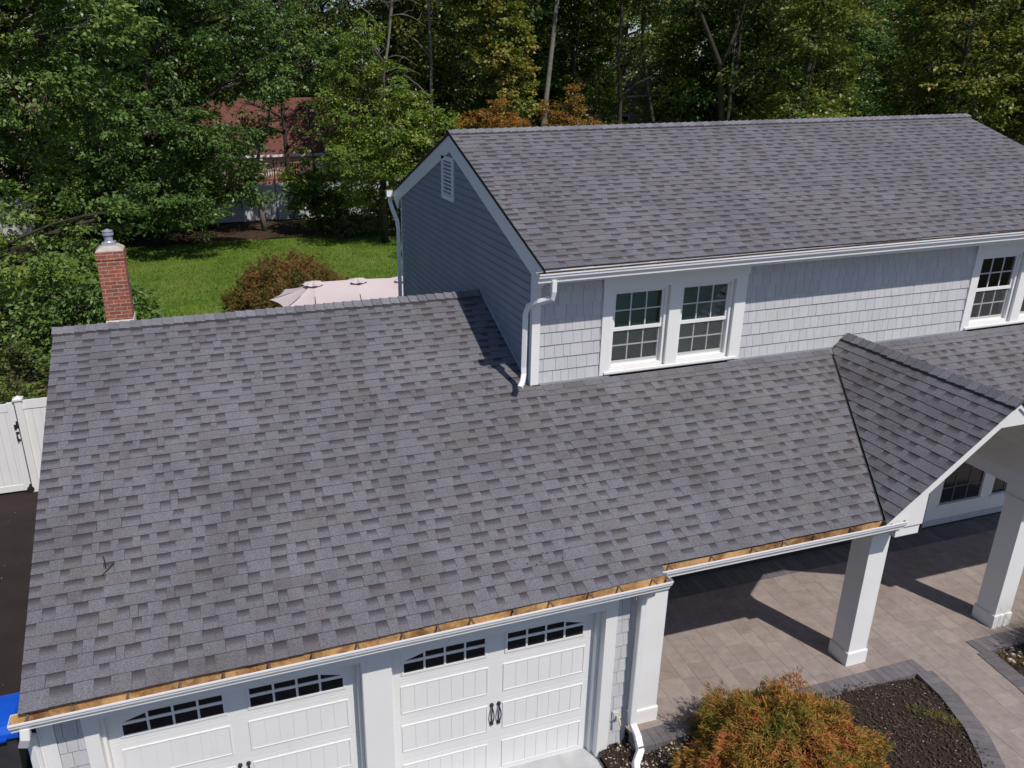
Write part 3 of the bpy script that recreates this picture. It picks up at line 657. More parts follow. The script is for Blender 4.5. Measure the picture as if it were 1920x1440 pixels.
spout([(6.505, .075, 2.62), (6.505, .10, 2.45), (6.505, .235, 2.30), (6.505, .245, .56), (6.51, .24, .44), (6.55, .15, .29), (6.53, .03, .18), (6.41, -.08, .11), (6.35, -.22, .07), (6.37, -.5, .04)], .046, 'downspout beside the right garage door')
spout([(.03, -.05, 2.56), (.02, -.06, 2.46), (-.02, -.02, 2.36), (-.04, .14, 2.24), (-.05, .33, 2.12), (-.05, .35, .05)], .046, 'downspout at the left garage corner')
# --- garage front
YD = .34; YG = .53
mb = MB()
mb.box(.03, .15, YD+.02, YD+.14, -.13, 2.55); mb.box(.15, .40, YD+.02, YD+.14, -.13, 2.6); mb.box(6.24, 6.50, YD+.02, YD+.14, -.1, 2.6)
mb.box(.03, .15, YD+.14, 9.9, -.13, 2.66); mb.box(.18, 6.2, 9.78, 9.9, 0, 2.66); mb.box(6.52, 6.78, YD+.20, YW, 0, 2.68)
mb.box(.40, 6.24, YD+.06, YD+.2, 2.16, 2.62)
mb.prism([(.06, .35, 2.6), (.06, 9.8, 2.6), (.06, YR, ZR-.12)], (.08, 0, 0))
part(mb, 'garage_wall', M['shake'])
mb = MB(); shakes(mb, .15, .40, YD+.02, -.08, 2.6, .19, 71, (.10, .18)); mb.cut(); shakes(mb, 6.24, 6.48, YD+.02, .06, 2.6, .19, 72, (.09, .16))
part(mb, 'shake_siding', M['shake'])
mb = MB()
mb.box(.025, .147, YD-.01, YD+.02, -.1, 2.56); mb.box(.0, .025, YD-.01, YD+.12, -.1, 2.56)
mb.cut(); mb.box(.392, .531, YD-.012, YD+.24, -.13, 2.157); mb.box(3.175, 3.501, YD-.012, YD+.24, -.13, 2.157); mb.box(6.091, 6.244, YD-.012, YD+.24, -.13, 2.157)
mb.box(.392, 6.244, YD-.016, YD+.06, 2.157, 2.60)
for a, b in ((.531, .567), (3.139, 3.175), (3.501, 3.532), (6.05, 6.091)): mb.box(a, b, YD+.10, YD+.24, -.13, 2.135)
for a, b in ((.531, 3.175), (3.501, 6.091)): mb.box(a, b, YD+.10, YD+.24, 2.135, 2.157)
part(mb, 'garage_trim', M['white'], bevel=.004)
mb = MB(); mb.box(.02, 6.60, .012, .03, 2.58, 2.70); mb.box(.02, 6.60, .03, YD+.05, 2.60, 2.615); mb.cut(); mb.box(6.63, 10.0, .168, .185, 2.63, 2.76); mb.cut(); mb.box(13, 17, .150, .168, 2.63, 2.755)
mb.cut(); mb.prism([(.012, .06, ZE-.012), (.012, YR, ZR-.036), (.012, YR, ZR-.19), (.012, .06, ZE-.15)], (.04, 0, 0)); mb.cut(); mb.prism([(.012, 10.0, ZE-.02), (.012, YR, ZR-.036), (.012, YR, ZR-.19), (.012, 10.0, ZE-.17)], (.04, 0, 0))
part(mb, 'fascia', M['white'])
def garage_door(x0, x1, seed, lab):
    mb = MB(); y = YG; W_ = x1-x0; cw = (W_-.28)/2-.09
    cols = [(x0+.12, x0+.12+cw), (x1-.12-cw, x1-.12)]
    zs = [(-.107, .426), (.431, 1.025), (1.03, 1.615), (1.62, 2.155)]
    for a, b in zs: mb.box(x0, x1, y, y+.04, a, b)
    for (a, b), (p0, p1) in zip(zs[:3], ((-.026, .355), (.584, .947), (1.154, 1.518))):
        for c0, c1 in cols:
            # frame ridge round each long panel, grooved boards inside
            t = .016
            for q in ((c0-t, c1+t, p1, p1+t), (c0-t, c1+t, p0-t, p0), (c0-t, c0, p0, p1), (c1, c1+t, p0, p1)): mb.box(q[0], q[1], y-.011, y, q[2], q[3])
            nb = 7; bw = (c1-c0)/nb
            for k in range(nb): mb.box(c0+k*bw+.002, c0+(k+1)*bw-.002, y-.0045, y, p0+.002, p1-.002)
    d = part(mb, 'garage_door', M['door'], label=lab, bevel=.002)
    for side, (c0, c1) in enumerate(cols):
        wb = MB(); gb = MB(); z0, z1 = 1.690, 1.996; pw = (c1-c0-.06)/4; t = .012; H0, H1 = 1.716, 1.851
        for q in ((c0, c1, z0, H0), (c0, c0+.03, H0, z1), (c1-.03, c1, H0, z1), (c0+.03, c1-.03, 1.967, z1), (c0+.03, c1-.03, H1, H1+.034)): wb.box(q[0], q[1], y-.014, y, q[2], q[3])
        for k in (1, 2, 3):
            xx = c0+.03+pw*k; wb.box(xx-t, xx+t, y-.013, y, H0, H1); wb.box(xx-t, xx+t, y-.013, y, H1+.034, 1.967)
        # arched head: the outer corner pane is cut to a wedge
        kk = 0 if side == 0 else 3; xa, xb = c0+.03+pw*kk, c0+.03+pw*(kk+1)
        if side == 0: wb.prism([(xa, y-.012, H1+.034), (xb, y-.012, 1.955), (xb, y-.012, 1.967), (xa, y-.012, 1.967)], (0, .012, 0))
        else: wb.prism([(xb, y-.012, H1+.034), (xb, y-.012, 1.967), (xa, y-.012, 1.967), (xa, y-.012, 1.955)], (0, .012, 0))
        w = part(wb, 'door_window', M['door'], d)
        gb.box(c0+.03, c1-.03, y-.004, y+.002, H0, 1.967); w2 = part(gb, 'door_pane', M['doorglass'], d)
    hb = MB(); xm = (x0+x1)/2
    for xx in (xm-.045, xm+.045):
        hb.cut()
        for z in (.965, .685): hb.lathe((xx, y-.008, z), [(.001, -.028), (.02, -.018), (.026, 0), (.02, .018), (.001, .028)], 10)
        for o_ in (-.009, .009): hb.tube([(xx, y-.02, .949), (xx+o_, y-.045, .888), (xx+o_*1.6, y-.052, .827), (xx+o_, y-.045, .756), (xx, y-.02, .695)], .0075, 6)
    part(hb, 'door_handle', M['black'], d)
garage_door(.567, 3.139, 1, 'left white garage door with arched window row'); garage_door(3.532, 6.05, 2, 'right white garage door with arched window row')
mb = MB(); mb.box(.19, 6.5, .7, 9.7, -.01, 0.0); mb.box(.2, 6.5, .64, .68, 0, 2.5); part(mb, 'garage_inside', M['dark'])
# outlet box / hose tap on the right siding strip
mb = MB(); mb.box(6.28, 6.38, YD-.018, YD, .43, .59); mb.box(6.295, 6.365, YD-.028, YD-.018, .445, .575)
tp = part(mb, 'tap_plate', M['muntin']); mb = MB(); mb.tube([(6.33, YD-.028, .53), (6.33, YD-.08, .53), (6.332, YD-.11, .51), (6.335, YD-.12, .46)], .014, 8); mb.box(6.305, 6.355, YD-.095, YD-.08, .545, .555); mb.tube([(6.33, YD-.085, .53), (6.33, YD-.085, .552)], .008, 6)
part(mb, 'hose_tap', M['brass'], tp)
# --- porch: columns, beams, gable
def column(x0, y0, w, z0, z1, lab, half=None):
    mb = MB(); d = half or w; mb.box(x0+.018, x0+w-.018, y0+.018, y0+d-.018, z0+.2, z1); c = part(mb, 'column', M['white'], label=lab, bevel=.004)
    mb = MB(); mb.box(x0, x0+w, y0, y0+d, z0-.02, z0+.205); mb.prism([(x0, y0, z0+.205), (x0+w, y0, z0+.205), (x0+w, y0+d, z0+.205), (x0, y0+d, z0+.205)], (0, 0, .012)); part(mb, 'column_base', M['white'], c, bevel=.006)
    mb = MB(); mb.box(x0-.02, x0+w+.02, y0-.02, y0+d+.02, z1-.20, z1-.165); mb.box(x0+.004, x0+w-.004, y0+.004, y0+d-.004, z1-.17, z1); part(mb, 'column_capital', M['white'], c, bevel=.003)
column(9.985, .43, .345, ZG, 2.52, 'column left of the porch gable'); column(12.64, .43, .345, ZG, 2.52, 'column right of the porch gable')
column(15.9, .43, .345, ZG, 2.52, 'column at the far right of the porch')
column(6.55, .375, .415, ZG, 2.52, 'pilaster at the garage corner', .3)
mb = MB()
mb.box(6.63, 9.985, .43, .73, 2.50, 2.70); mb.cut(); mb.box(13.005, 17, .43, .73, 2.50, 2.70); mb.cut(); mb.box(9.99, 10.36, .12, YW, 2.50, 2.70); mb.cut(); mb.box(12.64, 13.0, .12, YW, 2.50, 2.70)
part(mb, 'porch_beam', M['white'], bevel=.004)
mb = MB(); mb.box(6.64, 9.985, .14, .43, 2.62, 2.64); mb.cut(); mb.box(6.8, 9.985, .73, YW, 2.54, 2.56); mb.cut(); mb.box(13.01, 17, .73, YW, 2.54, 2.56)
zc = lambda x_: GZ-GS*abs(x_-GX)-.16
mb.cut()
for sg in (-1, 1):
    mb.prism([(GX, .12, zc(GX)), (GX+sg*1.14, .12, zc(GX+1.14)), (GX+sg*1.14, YW, zc(GX+1.14)), (GX, YW, zc(GX))], (0, 0, .03))
    mb.box(min(GX+sg*1.14, GX+sg*1.17), max(GX+sg*1.14, GX+sg*1.17), .12, YW, 2.70, zc(GX+1.14)+.02)
    for q in (.35, .78): mb.prism([(GX+sg*q, .14, zc(GX+q)-.006), (GX+sg*(q+.02), .14, zc(GX+q+.02)-.006), (GX+sg*(q+.02), YW-.02, zc(GX+q+.02)-.006), (GX+sg*q, YW-.02, zc(GX+q)-.006)], (0, 0, .006))
part(mb, 'porch_ceiling', M['soffit'])
mb = MB(); zt = lambda x_: GZ-GS*abs(x_-GX)-.03
for sg in (-1, 1):
    X = lambda d: GX+sg*d
    mb.prism([(X(0), GY+.02, zt(GX)), (X(1.72), GY+.02, zt(GX+1.72)), (X(1.50), GY+.02, 2.655), (X(1.14), GY+.02, 2.655), (X(1.14), GY+.02, 3.08), (X(.20), GY+.02, 3.84), (X(0), GY+.02, 3.84)], (0, .05, 0))
    mb.prism([(X(0), GY, zt(GX)+.012), (X(1.74), GY, zt(GX+1.74)+.012), (X(1.74), GY, zt(GX+1.74)-.05), (X(0), GY, zt(GX)-.05)], (0, .018, 0))
part(mb, 'gable_fascia', M['white'])
Vg = unit(1, 0, GS); Ng = unit(-GS, 0, 1); lg = 1.76*math.hypot(1, GS)
mb = MB(); shingles(mb, (GX-1.76, GY-.012, GZ-GS*1.76), (0, 1, 0), Vg, Ng, int(lg/E_)+1, lambda v: [(0, YW-GY+.0, lg)], 81)
gr = part(mb, 'gable_roof', M['shingle'], label='left slope of the small porch gable'); clip(gr, va+vn*.012, -vn)
mb = MB(); shingles(mb, (GX+1.76, GY-.012, GZ-GS*1.76), (0, 1, 0), unit(-1, 0, GS), unit(GS, 0, 1), int(lg/E_)+1, lambda v: [(0, YW-GY+.0, lg)], 82)
g2 = part(mb, 'gable_roof', M['shingle'], label='right slope of the small porch gable'); clip(g2, vc, -vn2)
mb = MB()
for sg in (-1, 1): mb.prism([(GX, GY+.01, GZ-.003), (GX+sg*1.73, GY+.01, GZ-GS*1.73-.003), (GX+sg*(GX-vx(YW)), YW, Q(0, YW)-.003), (GX, YW, GZ-.003)], (0, 0, -.05))
part(mb, 'roof_deck', M['dark'])
mb = MB(); caps(mb, (GX, GY-.02, GZ), (GX, YW-.01, GZ), unit(-1, 0, -GS), unit(1, 0, -GS), 91, .135)
part(mb, 'ridge_cap', M['shingle'], gr)
# house front under the porch
mb = MB(); mb.box(6.8, 13.93, YW-.03, YW+.02, .2, .33); mb.cut(); mb.box(13.93, 17, YW-.055, YW-.05, .2, .27); part(mb, 'foundation', M['found'])
mb = MB(); mb.box(10.38, 10.62, YW-.03, YW+.02, .31, 2.5); mb.cut(); mb.box(8.6, 8.7, YW-.03, YW+.02, .31, 2.5); mb.cut(); mb.box(11.2, 11.3, YW-.03, YW+.02, .31, 2.5)
part(mb, 'door_trim', M['white'])
mb = MB(); mb.box(13.93, 17, YW-.06, YW+.02, .40, .70); mb.box(13.93, 14.20, YW-.06, YW+.02, .70, 2.54); mb.box(15.15, 15.42, YW-.06, YW+.02, .70, 2.54); mb.box(16.4, 17, YW-.06, YW+.02, .70, 2.54); mb.box(14.20, 16.4, YW-.06, YW+.02, 1.95, 2.54)
mb.box(14.16, 15.20, YW-.085, YW-.06, .66, .70); mb.box(15.38, 16.44, YW-.085, YW-.06, .66, .70); mb.box(14.16, 15.2, YW-.08, YW-.06, 1.95, 2.02)
en = part(mb, 'entry_surround', M['white'], bevel=.004)
mb = MB(); mb.box(13.93, 17, YW-.05, YW+.02, .2, .40); part(mb, 'foundation', M['shake'])
mb = MB(); mb.box(14.2, 15.15, YW-.02, YW-.01, .70, 1.95); mb.cut(); mb.box(15.42, 16.4, YW-.02, YW-.01, .70, 1.95); part(mb, 'entry_pane', M['winpane'], en)
mb = MB()
for a, b in ((14.2, 15.15), (15.42, 16.4)):
    mb.cut()
    for k in (1, 2): xx = a+(b-a)*k/3; mb.box(xx-.008, xx+.008, YW-.03, YW-.02, .70, 1.95)
    for z in (1.0, 1.32, 1.64): mb.box(a, b, YW-.029, YW-.021, z-.008, z+.008)
part(mb, 'entry_muntin', simple('dim_muntin', (.16, .155, .14)), en)
# chimney
mb = MB(); mb.box(.347, .785, 8.0, 8.44, 3.3, 5.12); mb.box(.335, .797, 7.988, 8.452, 5.12, 5.26)
ch = part(mb, 'chimney', M['brick'])
mb = MB(); mb.prism([(.345, 7.998, 5.26), (.787, 7.998, 5.26), (.787, 8.442, 5.26), (.345, 8.442, 5.26)], (0, 0, .012))
mb.solid([(.345, 7.998, 5.272), (.787, 7.998, 5.272), (.787, 8.442, 5.272), (.345, 8.442, 5.272), (.44, 8.09, 5.345), (.69, 8.09, 5.345), (.69, 8.35, 5.345), (.44, 8.35, 5.345)], [(0, 1, 5, 4), (1, 2, 6, 5), (2, 3, 7, 6), (3, 0, 4, 7), (4, 5, 6, 7)])
part(mb, 'mortar_crown', M['mortar'], ch)
mb = MB(); mb.box(.455, .675, 8.11, 8.33, 5.345, 5.395); mb.lathe((.565, 8.22, 5.39), [(.085, 0), (.075, .015), (.072, .02), (.072, .115), (.094, .12), (.096, .15), (.078, .16), (.078, .175), (.090, .18), (.088, .195), (.03, .215), (.012, .225)], 20)
part(mb, 'flue_cap', M['galv'], ch)
mb = MB(); mb.box(.337, .795, 7.985, 8.455, 3.35, 4.06); part(mb, 'chimney_flashing', M['white'], ch)
# twigs on the roof
for (a, b) in (((.695, 1.388), (.722, 1.24)), ((.685, 1.165), (.80, 1.29))):
    mb = MB(); p, q = Vector((a[0], a[1], Q(*a)+.02)), Vector((b[0], b[1], Q(*b)+.02)); mb.tube([p, p.lerp(q, .5)+Vector((.004, 0, .003)), q], [.0045, .0065, .005], 6)
    o = mb.build('twig', M['black']); tag(o, 'short dark stick lying on the garage shingles, '+('the upper of two' if a[1] > 1.3 else 'the lower slanted one'), 'stick', 'sticks on the garage roof')
lit = random.Random(8); V = []; F = []
for k in range(46):
    x_, y_ = lit.uniform(.3, 9.5), lit.uniform(.2, 4.6)
    if x_ > 6 and y_ > 2.8: continue
    if lit.random() < .4: x_, y_ = 5.3+lit.gauss(0, .22), .38+abs(lit.gauss(0, .12))
    a, L_ = lit.random()*6.28, lit.uniform(.006, .014); c, s_ = math.cos(a)*L_, math.sin(a)*L_; z = Q(x_, y_)+.013; i_ = len(V)
    V += [(x_+c, y_+s_, z+s_*S+.003), (x_-s_*.5, y_+c*.5, z+c*.5*S+.006), (x_-c, y_-s_, z-s_*S+.002), (x_+s_*.5, y_-c*.5, z-c*.5*S)]; F.append((i_, i_+1, i_+2, i_+3))
mb = MB(); mb.solid(V, F); tag(mb.build('leaf_litter', M['soil']), 'tiny dry leaf scraps scattered on the garage shingles', 'leaves', kind='stuff')
# ------------------------------------------------------------------ fence, gate, bin, umbrella
def sub(mb, name, mats, root, **k):
    if mb.cuts:
        for q in mb.pieces(): o = sub(q, name, mats, root, **k)
        return o
    o = mb.build(name, mats, root, **k)
    o.matrix_parent_inverse = Matrix.Translation(-root.location) if root.type == 'EMPTY' else Matrix.Identity(4)
    return o
gt = thing('fence_gate', (-2.6, 10.1, 0), 'white vinyl fence gate with black latch, left of the garage roof', 'gate')
mb = MB(); mb.box(-1.995, -1.865, 10.075, 10.125, .05, 2.0); mb.box(-3.4, -1.995, 10.08, 10.12, 1.81, 1.98); mb.box(-3.4, -1.995, 10.08, 10.12, .05, .19); mb.box(-3.53, -3.4, 10.075, 10.125, .05, 2.0)
sub(mb, 'gate_frame', M['vinyl'], gt, bevel=.006)
mb = MB(); x = -3.4
while x < -2.0: mb.box(x+.002, min(x+.148, -1.995), 10.09, 10.11, .19, 1.81); x += .15
sub(mb, 'gate_panel', M['vinyl'], gt)
mb = MB(); mb.box(-1.885, -1.855, 10.055, 10.075, 1.46, 1.60); mb.box(-1.93, -1.89, 10.05, 10.075, 1.43, 1.53); mb.tube([(-1.90, 10.05, 1.50), (-1.82, 10.05, 1.52)], .01, 8); sub(mb, 'latch', M['black'], gt)
mb = MB(); mb.tube([(-1.90, 10.075, 1.34), (-1.90, 10.02, 1.33), (-1.895, 10.01, 1.27), (-1.89, 10.02, 1.20), (-1.89, 10.075, 1.19)], .013, 8); mb.box(-1.925, -1.865, 10.065, 10.076, 1.32, 1.37); mb.box(-1.915, -1.865, 10.065, 10.076, 1.16, 1.21); sub(mb, 'handle', M['black'], gt)
mb = MB(); mb.tube([(-1.87, 10.03, .075), (-1.87, 10.07, .075)], .07, 16); mb.box(-1.89, -1.85, 10.06, 10.08, .06, .18); sub(mb, 'roller', M['black'], gt)
fn = thing('vinyl_fence', (-.8, 10.1, 0), 'white vinyl fence panel between the gate and the garage', 'fence')
mb = MB(); mb.box(-1.835, -1.705, 10.04, 10.17, 0, 2.04); po = sub(mb, 'fence_post', M['vinyl'], fn, bevel=.006)
mb = MB(); mb.box(-1.86, -1.68, 10.015, 10.195, 2.04, 2.075); mb.solid([(-1.85, 10.025, 2.075), (-1.69, 10.025, 2.075), (-1.69, 10.185, 2.075), (-1.85, 10.185, 2.075), (-1.77, 10.105, 2.13)], [(0, 1, 4), (1, 2, 4), (2, 3, 4), (3, 0, 4)]); sub(mb, 'post_cap', M['vinyl'], po)
mb = MB(); mb.box(-1.705, .05, 10.08, 10.13, 1.84, 2.02); mb.box(-1.705, .05, 10.08, 10.13, .03, .18); x = -1.705
while x < .04: mb.box(x+.002, min(x+.148, .05), 10.095, 10.115, .18, 1.84); x += .15
sub(mb, 'fence_panel', M['vinyl'], fn)
bn = thing('wheeled_bin', (-.9, 2.1, -.03), 'grey wheeled bin with bright blue lid beside the garage wall', 'bin')
bx0, bx1, by0, by1 = -1.30, -.62, 1.80, 2.50
mb = MB(); i = .05
mb.solid([(bx0+.1, by0+.12, .06), (bx1-.1, by0+.12, .06), (bx1-.1, by1-.1, .06), (bx0+.1, by1-.1, .06), (bx0+.03, by0+.03, .96), (bx1-.03, by0+.03, .96), (bx1-.03, by1-.03, .96), (bx0+.03, by1-.03, .96)], [(3, 2, 1, 0), (4, 5, 6, 7), (0, 1, 5, 4), (1, 2, 6, 5), (2, 3, 7, 6), (3, 0, 4, 7)]); mb.box(bx0+.01, bx1-.01, by0+.01, by1-.01, .90, .95)
sub(mb, 'bin_body', M['binbody'], bn, bevel=.015)
mb = MB(); V = []; F = []; n = 10
for j in range(n+1):
    for i in range(n+1):
        u, v = i/n, j/n; ed = min(u, 1-u, v, 1-v); z = .985+.055*min(1, ed/.18)**.6 - (.05 if ed < 1e-6 else 0)
        V.append((bx0+(bx1-bx0)*u, by0+(by1-by0)*v, z))
F = [(j*(n+1)+i, j*(n+1)+i+1, (j+1)*(n+1)+i+1, (j+1)*(n+1)+i) for j in range(n) for i in range(n)]
mb.solid(V, F); mb.box(bx0, bx1, by0-.012, by0+.02, .90, .955); mb.box(bx0+.12, bx1-.12, by0-.05, by0-.012, .905, .93)
sub(mb, 'bin_lid', M['blue'], bn, smooth=False)
for xx in (bx0+.06, bx1-.10):
    mb = MB(); mb.tube([(xx, by1-.06, .12), (xx+.05, by1-.06, .12)], .12, 18); sub(mb, 'wheel', M['black'], bn)
# triple umbrella
um = thing('patio_umbrella', (6.2, 15.9, 0), 'long pale pink patio umbrella with three vented peaks behind the garage ridge', 'umbrella')
pk = [Vector((5.05, 15.95, 2.50)), Vector((6.3, 15.8, 2.52)), Vector((7.55, 15.65, 2.50))]
ax = (pk[2]-pk[0]).normalized(); ay = Vector((-ax.y, ax.x, 0))
zt_ = 2.06
rim = [pk[0]-ax*1.28]+[pk[0]-ax*.85+ay*1.15]+[p+ay*1.36 for p in pk]+[pk[2]+ax*.85+ay*1.15, pk[2]+ax*1.28, pk[2]+ax*.85-ay*1.15]+[p-ay*1.36 for p in pk[::-1]]+[pk[0]-ax*.85-ay*1.15]
own = [0, 0, 0, 1, 2, 2, 2, 2, 2, 1, 0, 0]
rim = [Vector((p.x, p.y, zt_)) for p in rim]
mb = MB(); ns = 8; nt = 6
for i in range(12):
    j = (i+1) % 12; A, B, PA, PB = rim[i], rim[j], pk[own[i]], pk[own[j]]
    g = []
    for a in range(nt+1):
        row = []
        for b in range(ns+1):
            u = b/ns; r_ = A.lerp(B, u); d = 4*u*(1-u); p0 = PA.lerp(PB, u); t = a/nt
            inw = r_+(p0-r_)*(.085*d); q = p0.lerp(inw, t); q = q+Vector((0, 0, -.05*math.sin(math.pi*t)-.035*d*t))
            row.append(q)
        g.append(row)
    for a in range(nt):
        for b in range(ns): mb.face([g[a][b], g[a][b+1], g[a+1][b+1], g[a+1][b]])
cn = sub(mb, 'canopy', M['umb'], um, smooth=True)
for p in pk:
    mb = MB(); n = 16; ring = []
    for k in range(n):
        a = 2*math.pi*k/n; r_ = .30+.03*math.cos(4*a*2); ring.append(p+Vector((r_*math.cos(a), r_*math.sin(a), -.045+.02*math.cos(8*a))))
    top = p+Vector((0, 0, .05))
    for k in range(n): mb.face([top, ring[k], ring[(k+1) % n]])
    sub(mb, 'vent_cap', M['umb'], cn)
    mb = MB(); mb.lathe(p+Vector((0, 0, .04)), [(.018, 0), (.022, .012), (.008, .028)], 10); sub(mb, 'finial', M['black'], cn)
mb = MB(); mb.tube([(6.3, 15.8, 0), (6.3, 15.8, 2.5)], .03, 10); mb.tube([pk[0]-Vector((0, 0, .12)), pk[2]-Vector((0, 0, .12))], .025, 8); sub(mb, 'pole', M['black'], um)
mb = MB()
for i in range(12): mb.tube([pk[own[i]]-Vector((0, 0, .10)), rim[i]+Vector((0, 0, -.01))], .012, 5)
sub(mb, 'rib', M['black'], um)
mb = MB(); mb.box(5.9, 6.7, 15.5, 16.1, 0, .08); sub(mb, 'base', M['black'], um)
# back fence
bf = thing('back_fence', (10, 42.2, 0), 'white vinyl fence, coloured grey for tree shade, at the back of the lawn', 'fence')
mb = MB(); fp = MB()
x = -12
while x < 45:
    fp.cut(); fp.box(x-.065, x+.065, 42.1, 42.23, 0, 2.2); mb.box(x+.065, x+2.335, 42.14, 42.19, 1.98, 2.13); mb.box(x+.065, x+2.335, 42.14, 42.19, .05, .2); xx = x+.065
    while xx < x+2.33: mb.box(xx+.003, min(xx+.147, x+2.335), 42.155, 42.175, .2, 1.98); xx += .15
    x += 2.4
sub(mb, 'fence_panel', M['fenceshade'], bf); sub(fp, 'fence_post', M['fenceshade'], bf)
bp = MB(); bp.tube([(6.42, 38.9, 0), (6.42, 38.9, 3.6), (6.42, 38.86, 3.75), (6.42, 38.7, 3.82)], .028, 8); tag(bp.build('garden_pole', M['black']), 'thin black garden pole standing in front of the back fence', 'pole')
# neighbouring houses
def gable_house(name, x0, x1, y0, y1, ze, zr, wall, roof, label, wins, chim=None, deck=None, ridge='x', band=None):
    t = thing(name, ((x0+x1)/2, (y0+y1)/2, 0), label, 'house')
    mb = MB(); mb.box(x0, x1, y0, y1, -.5, ze)
    for k in range(int(ze/.2)): mb.box(x0-.01, x1+.01, y0-.02, y0, k*.2+.01, k*.2+.19)
    sub(mb, 'wall', wall, t)
    ym = (y0+y1)/2; mb = MB(); o = .45; sl_ = (zr-ze)/(ym-y0)
    for sg, ye in ((1, y0-o), (-1, y1+o)):
        mb.prism([(x0-o, ye, ze-o*sl_), (x1+o, ye, ze-o*sl_), (x1+o, ym, zr), (x0-o, ym, zr)], (0, 0, .12))
    rf = sub(mb, 'roof', roof, t); mb = MB(); mb.box(x0-o, x1+o, y0-o-.12, y0-o, ze-o*sl_-.08, ze-o*sl_+.08); sub(mb, 'gutter', M['gutterw'], rf)
    mb = MB(); mb.prism([(x0+.02, y0, ze), (x0+.02, y1, ze), (x0+.02, ym, zr-.05)], (.1, 0, 0)); mb.prism([(x1-.12, y0, ze), (x1-.12, y1, ze), (x1-.12, ym, zr-.05)], (.1, 0, 0)); sub(mb, 'gable_wall', wall, t)
    for (a, b, c, d) in wins:
        mb = MB(); 
        for q in ((a-.09, b+.09, d, d+.09), (a-.09, b+.09, c-.09, c), (a-.09, a, c, d), (b, b+.09, c, d), (a, b, (c+d)/2-.025, (c+d)/2+.025)): mb.box(q[0], q[1], y0-.06, y0-.02, q[2], q[3])
        w = sub(mb, 'window', M['white'], t); mb = MB(); mb.box(a, b, y0-.045, y0-.03, c, d); sub(mb, 'pane', M['winpane'], w)
    if chim:
        mb = MB(); cx, cy, w, z0, z1 = chim; mb.box(cx-w, cx+w, cy-w*.7, cy+w*.7, z0, z1); mb.box(cx-w-.05, cx+w+.05, cy-w*.7-.05, cy+w*.7+.05, z1, z1+.12); sub(mb, 'chimney', M['brick'], rf)
    if deck:
        a, b, y, z, h = deck; mb = MB(); mb.box(a, b, y, y0, z-.18, z); 
        for xx in np.arange(a+.1, b, 2.0): mb.box(xx, xx+.14, y+.05, y+.19, -.3, z-.18)
        dk = sub(mb, 'deck', M['redwood'], t); mb = MB(); mb.box(a, b, y, y+.09, z+h-.08, z+h); mb.box(a, b, y+.01, y+.07, z+.08, z+.15); xx = a+.05
        mb.box(a, b, y+.01, y+.06, z+h*.52, z+h*.52+.07)
        while xx < b: mb.box(xx, xx+.055, y+.02, y+.06, z+.15, z+h-.08); xx += .16
        sub(mb, 'railing', M['redwood'], dk)
    return t
gable_house('neighbour_house', 3.2, 14.6, 51.5, 60, 3.25, 6.4, M['cream'], M['redroof'], 'cream neighbour house with maroon roof seen through the trees', [(5.4, 6.4, 1.2, 2.5), (8.4, 9.4, 1.2, 2.5)], chim=(11.9, 53.0, .42, 3.5, 6.3), deck=(4.6, 10.2, 48.6, 1.55, 1.15))
gable_house('neighbour_house', -17, -3.2, 60.5, 70, 4.2, 7.0, M['pinkwall'], M['redroof'], 'pinkish beige neighbour house with red brown railing at far left', [(-14, -12.8, 1.6, 2.9), (-7.6, -6.6, 1.6, 2.9)], deck=(-7.0, -3.4, 57.2, 1.1, 1.3))
gable_house('neighbour_house', 29.5, 40, 52, 60, 6.4, 7.7, M['pinkwall'], M['bark'], 'pale neighbour house glimpsed between trunks above the ridge', [(31.0, 32.0, 3.6, 4.8), (34.2, 35.2, 3.6, 4.8)])
# ------------------------------------------------------------------ vegetation
def mesh_from(name, V, F4, mats, smooth=False):
    V = np.asarray(V, np.float32); F4 = np.asarray(F4, np.int32)
    me = bpy.data.meshes.new(name); me.vertices.add(len(V)); me.vertices.foreach_set('co', V.ravel())
    me.loops.add(F4.size); me.loops.foreach_set('vertex_index', F4.ravel()); k = F4.shape[1]
    me.polygons.add(len(F4)); me.polygons.foreach_set('loop_start', np.arange(0, F4.size, k, dtype=np.int32))
    me.polygons.foreach_set('loop_total', np.full(len(F4), k, np.int32)); me.update(calc_edges=True); me.validate()
    me.materials.append(mats); return me
def norm(a): return a/np.maximum(np.linalg.norm(a, axis=1, keepdims=True), 1e-6)
def leaf_quads(P, D, Nn, L, W):
    S_ = norm(np.cross(D, Nn)); N2 = np.cross(S_, D)
    mid = P+D*(L*.5)[:, None]; fold = N2*(W*.18)[:, None]
    V = np.stack([P, mid+S_*(W*.5)[:, None]+fold, P+D*L[:, None]-N2*(L*.12)[:, None], mid-S_*(W*.5)[:, None]+fold], 1).reshape(-1, 3)
    return V
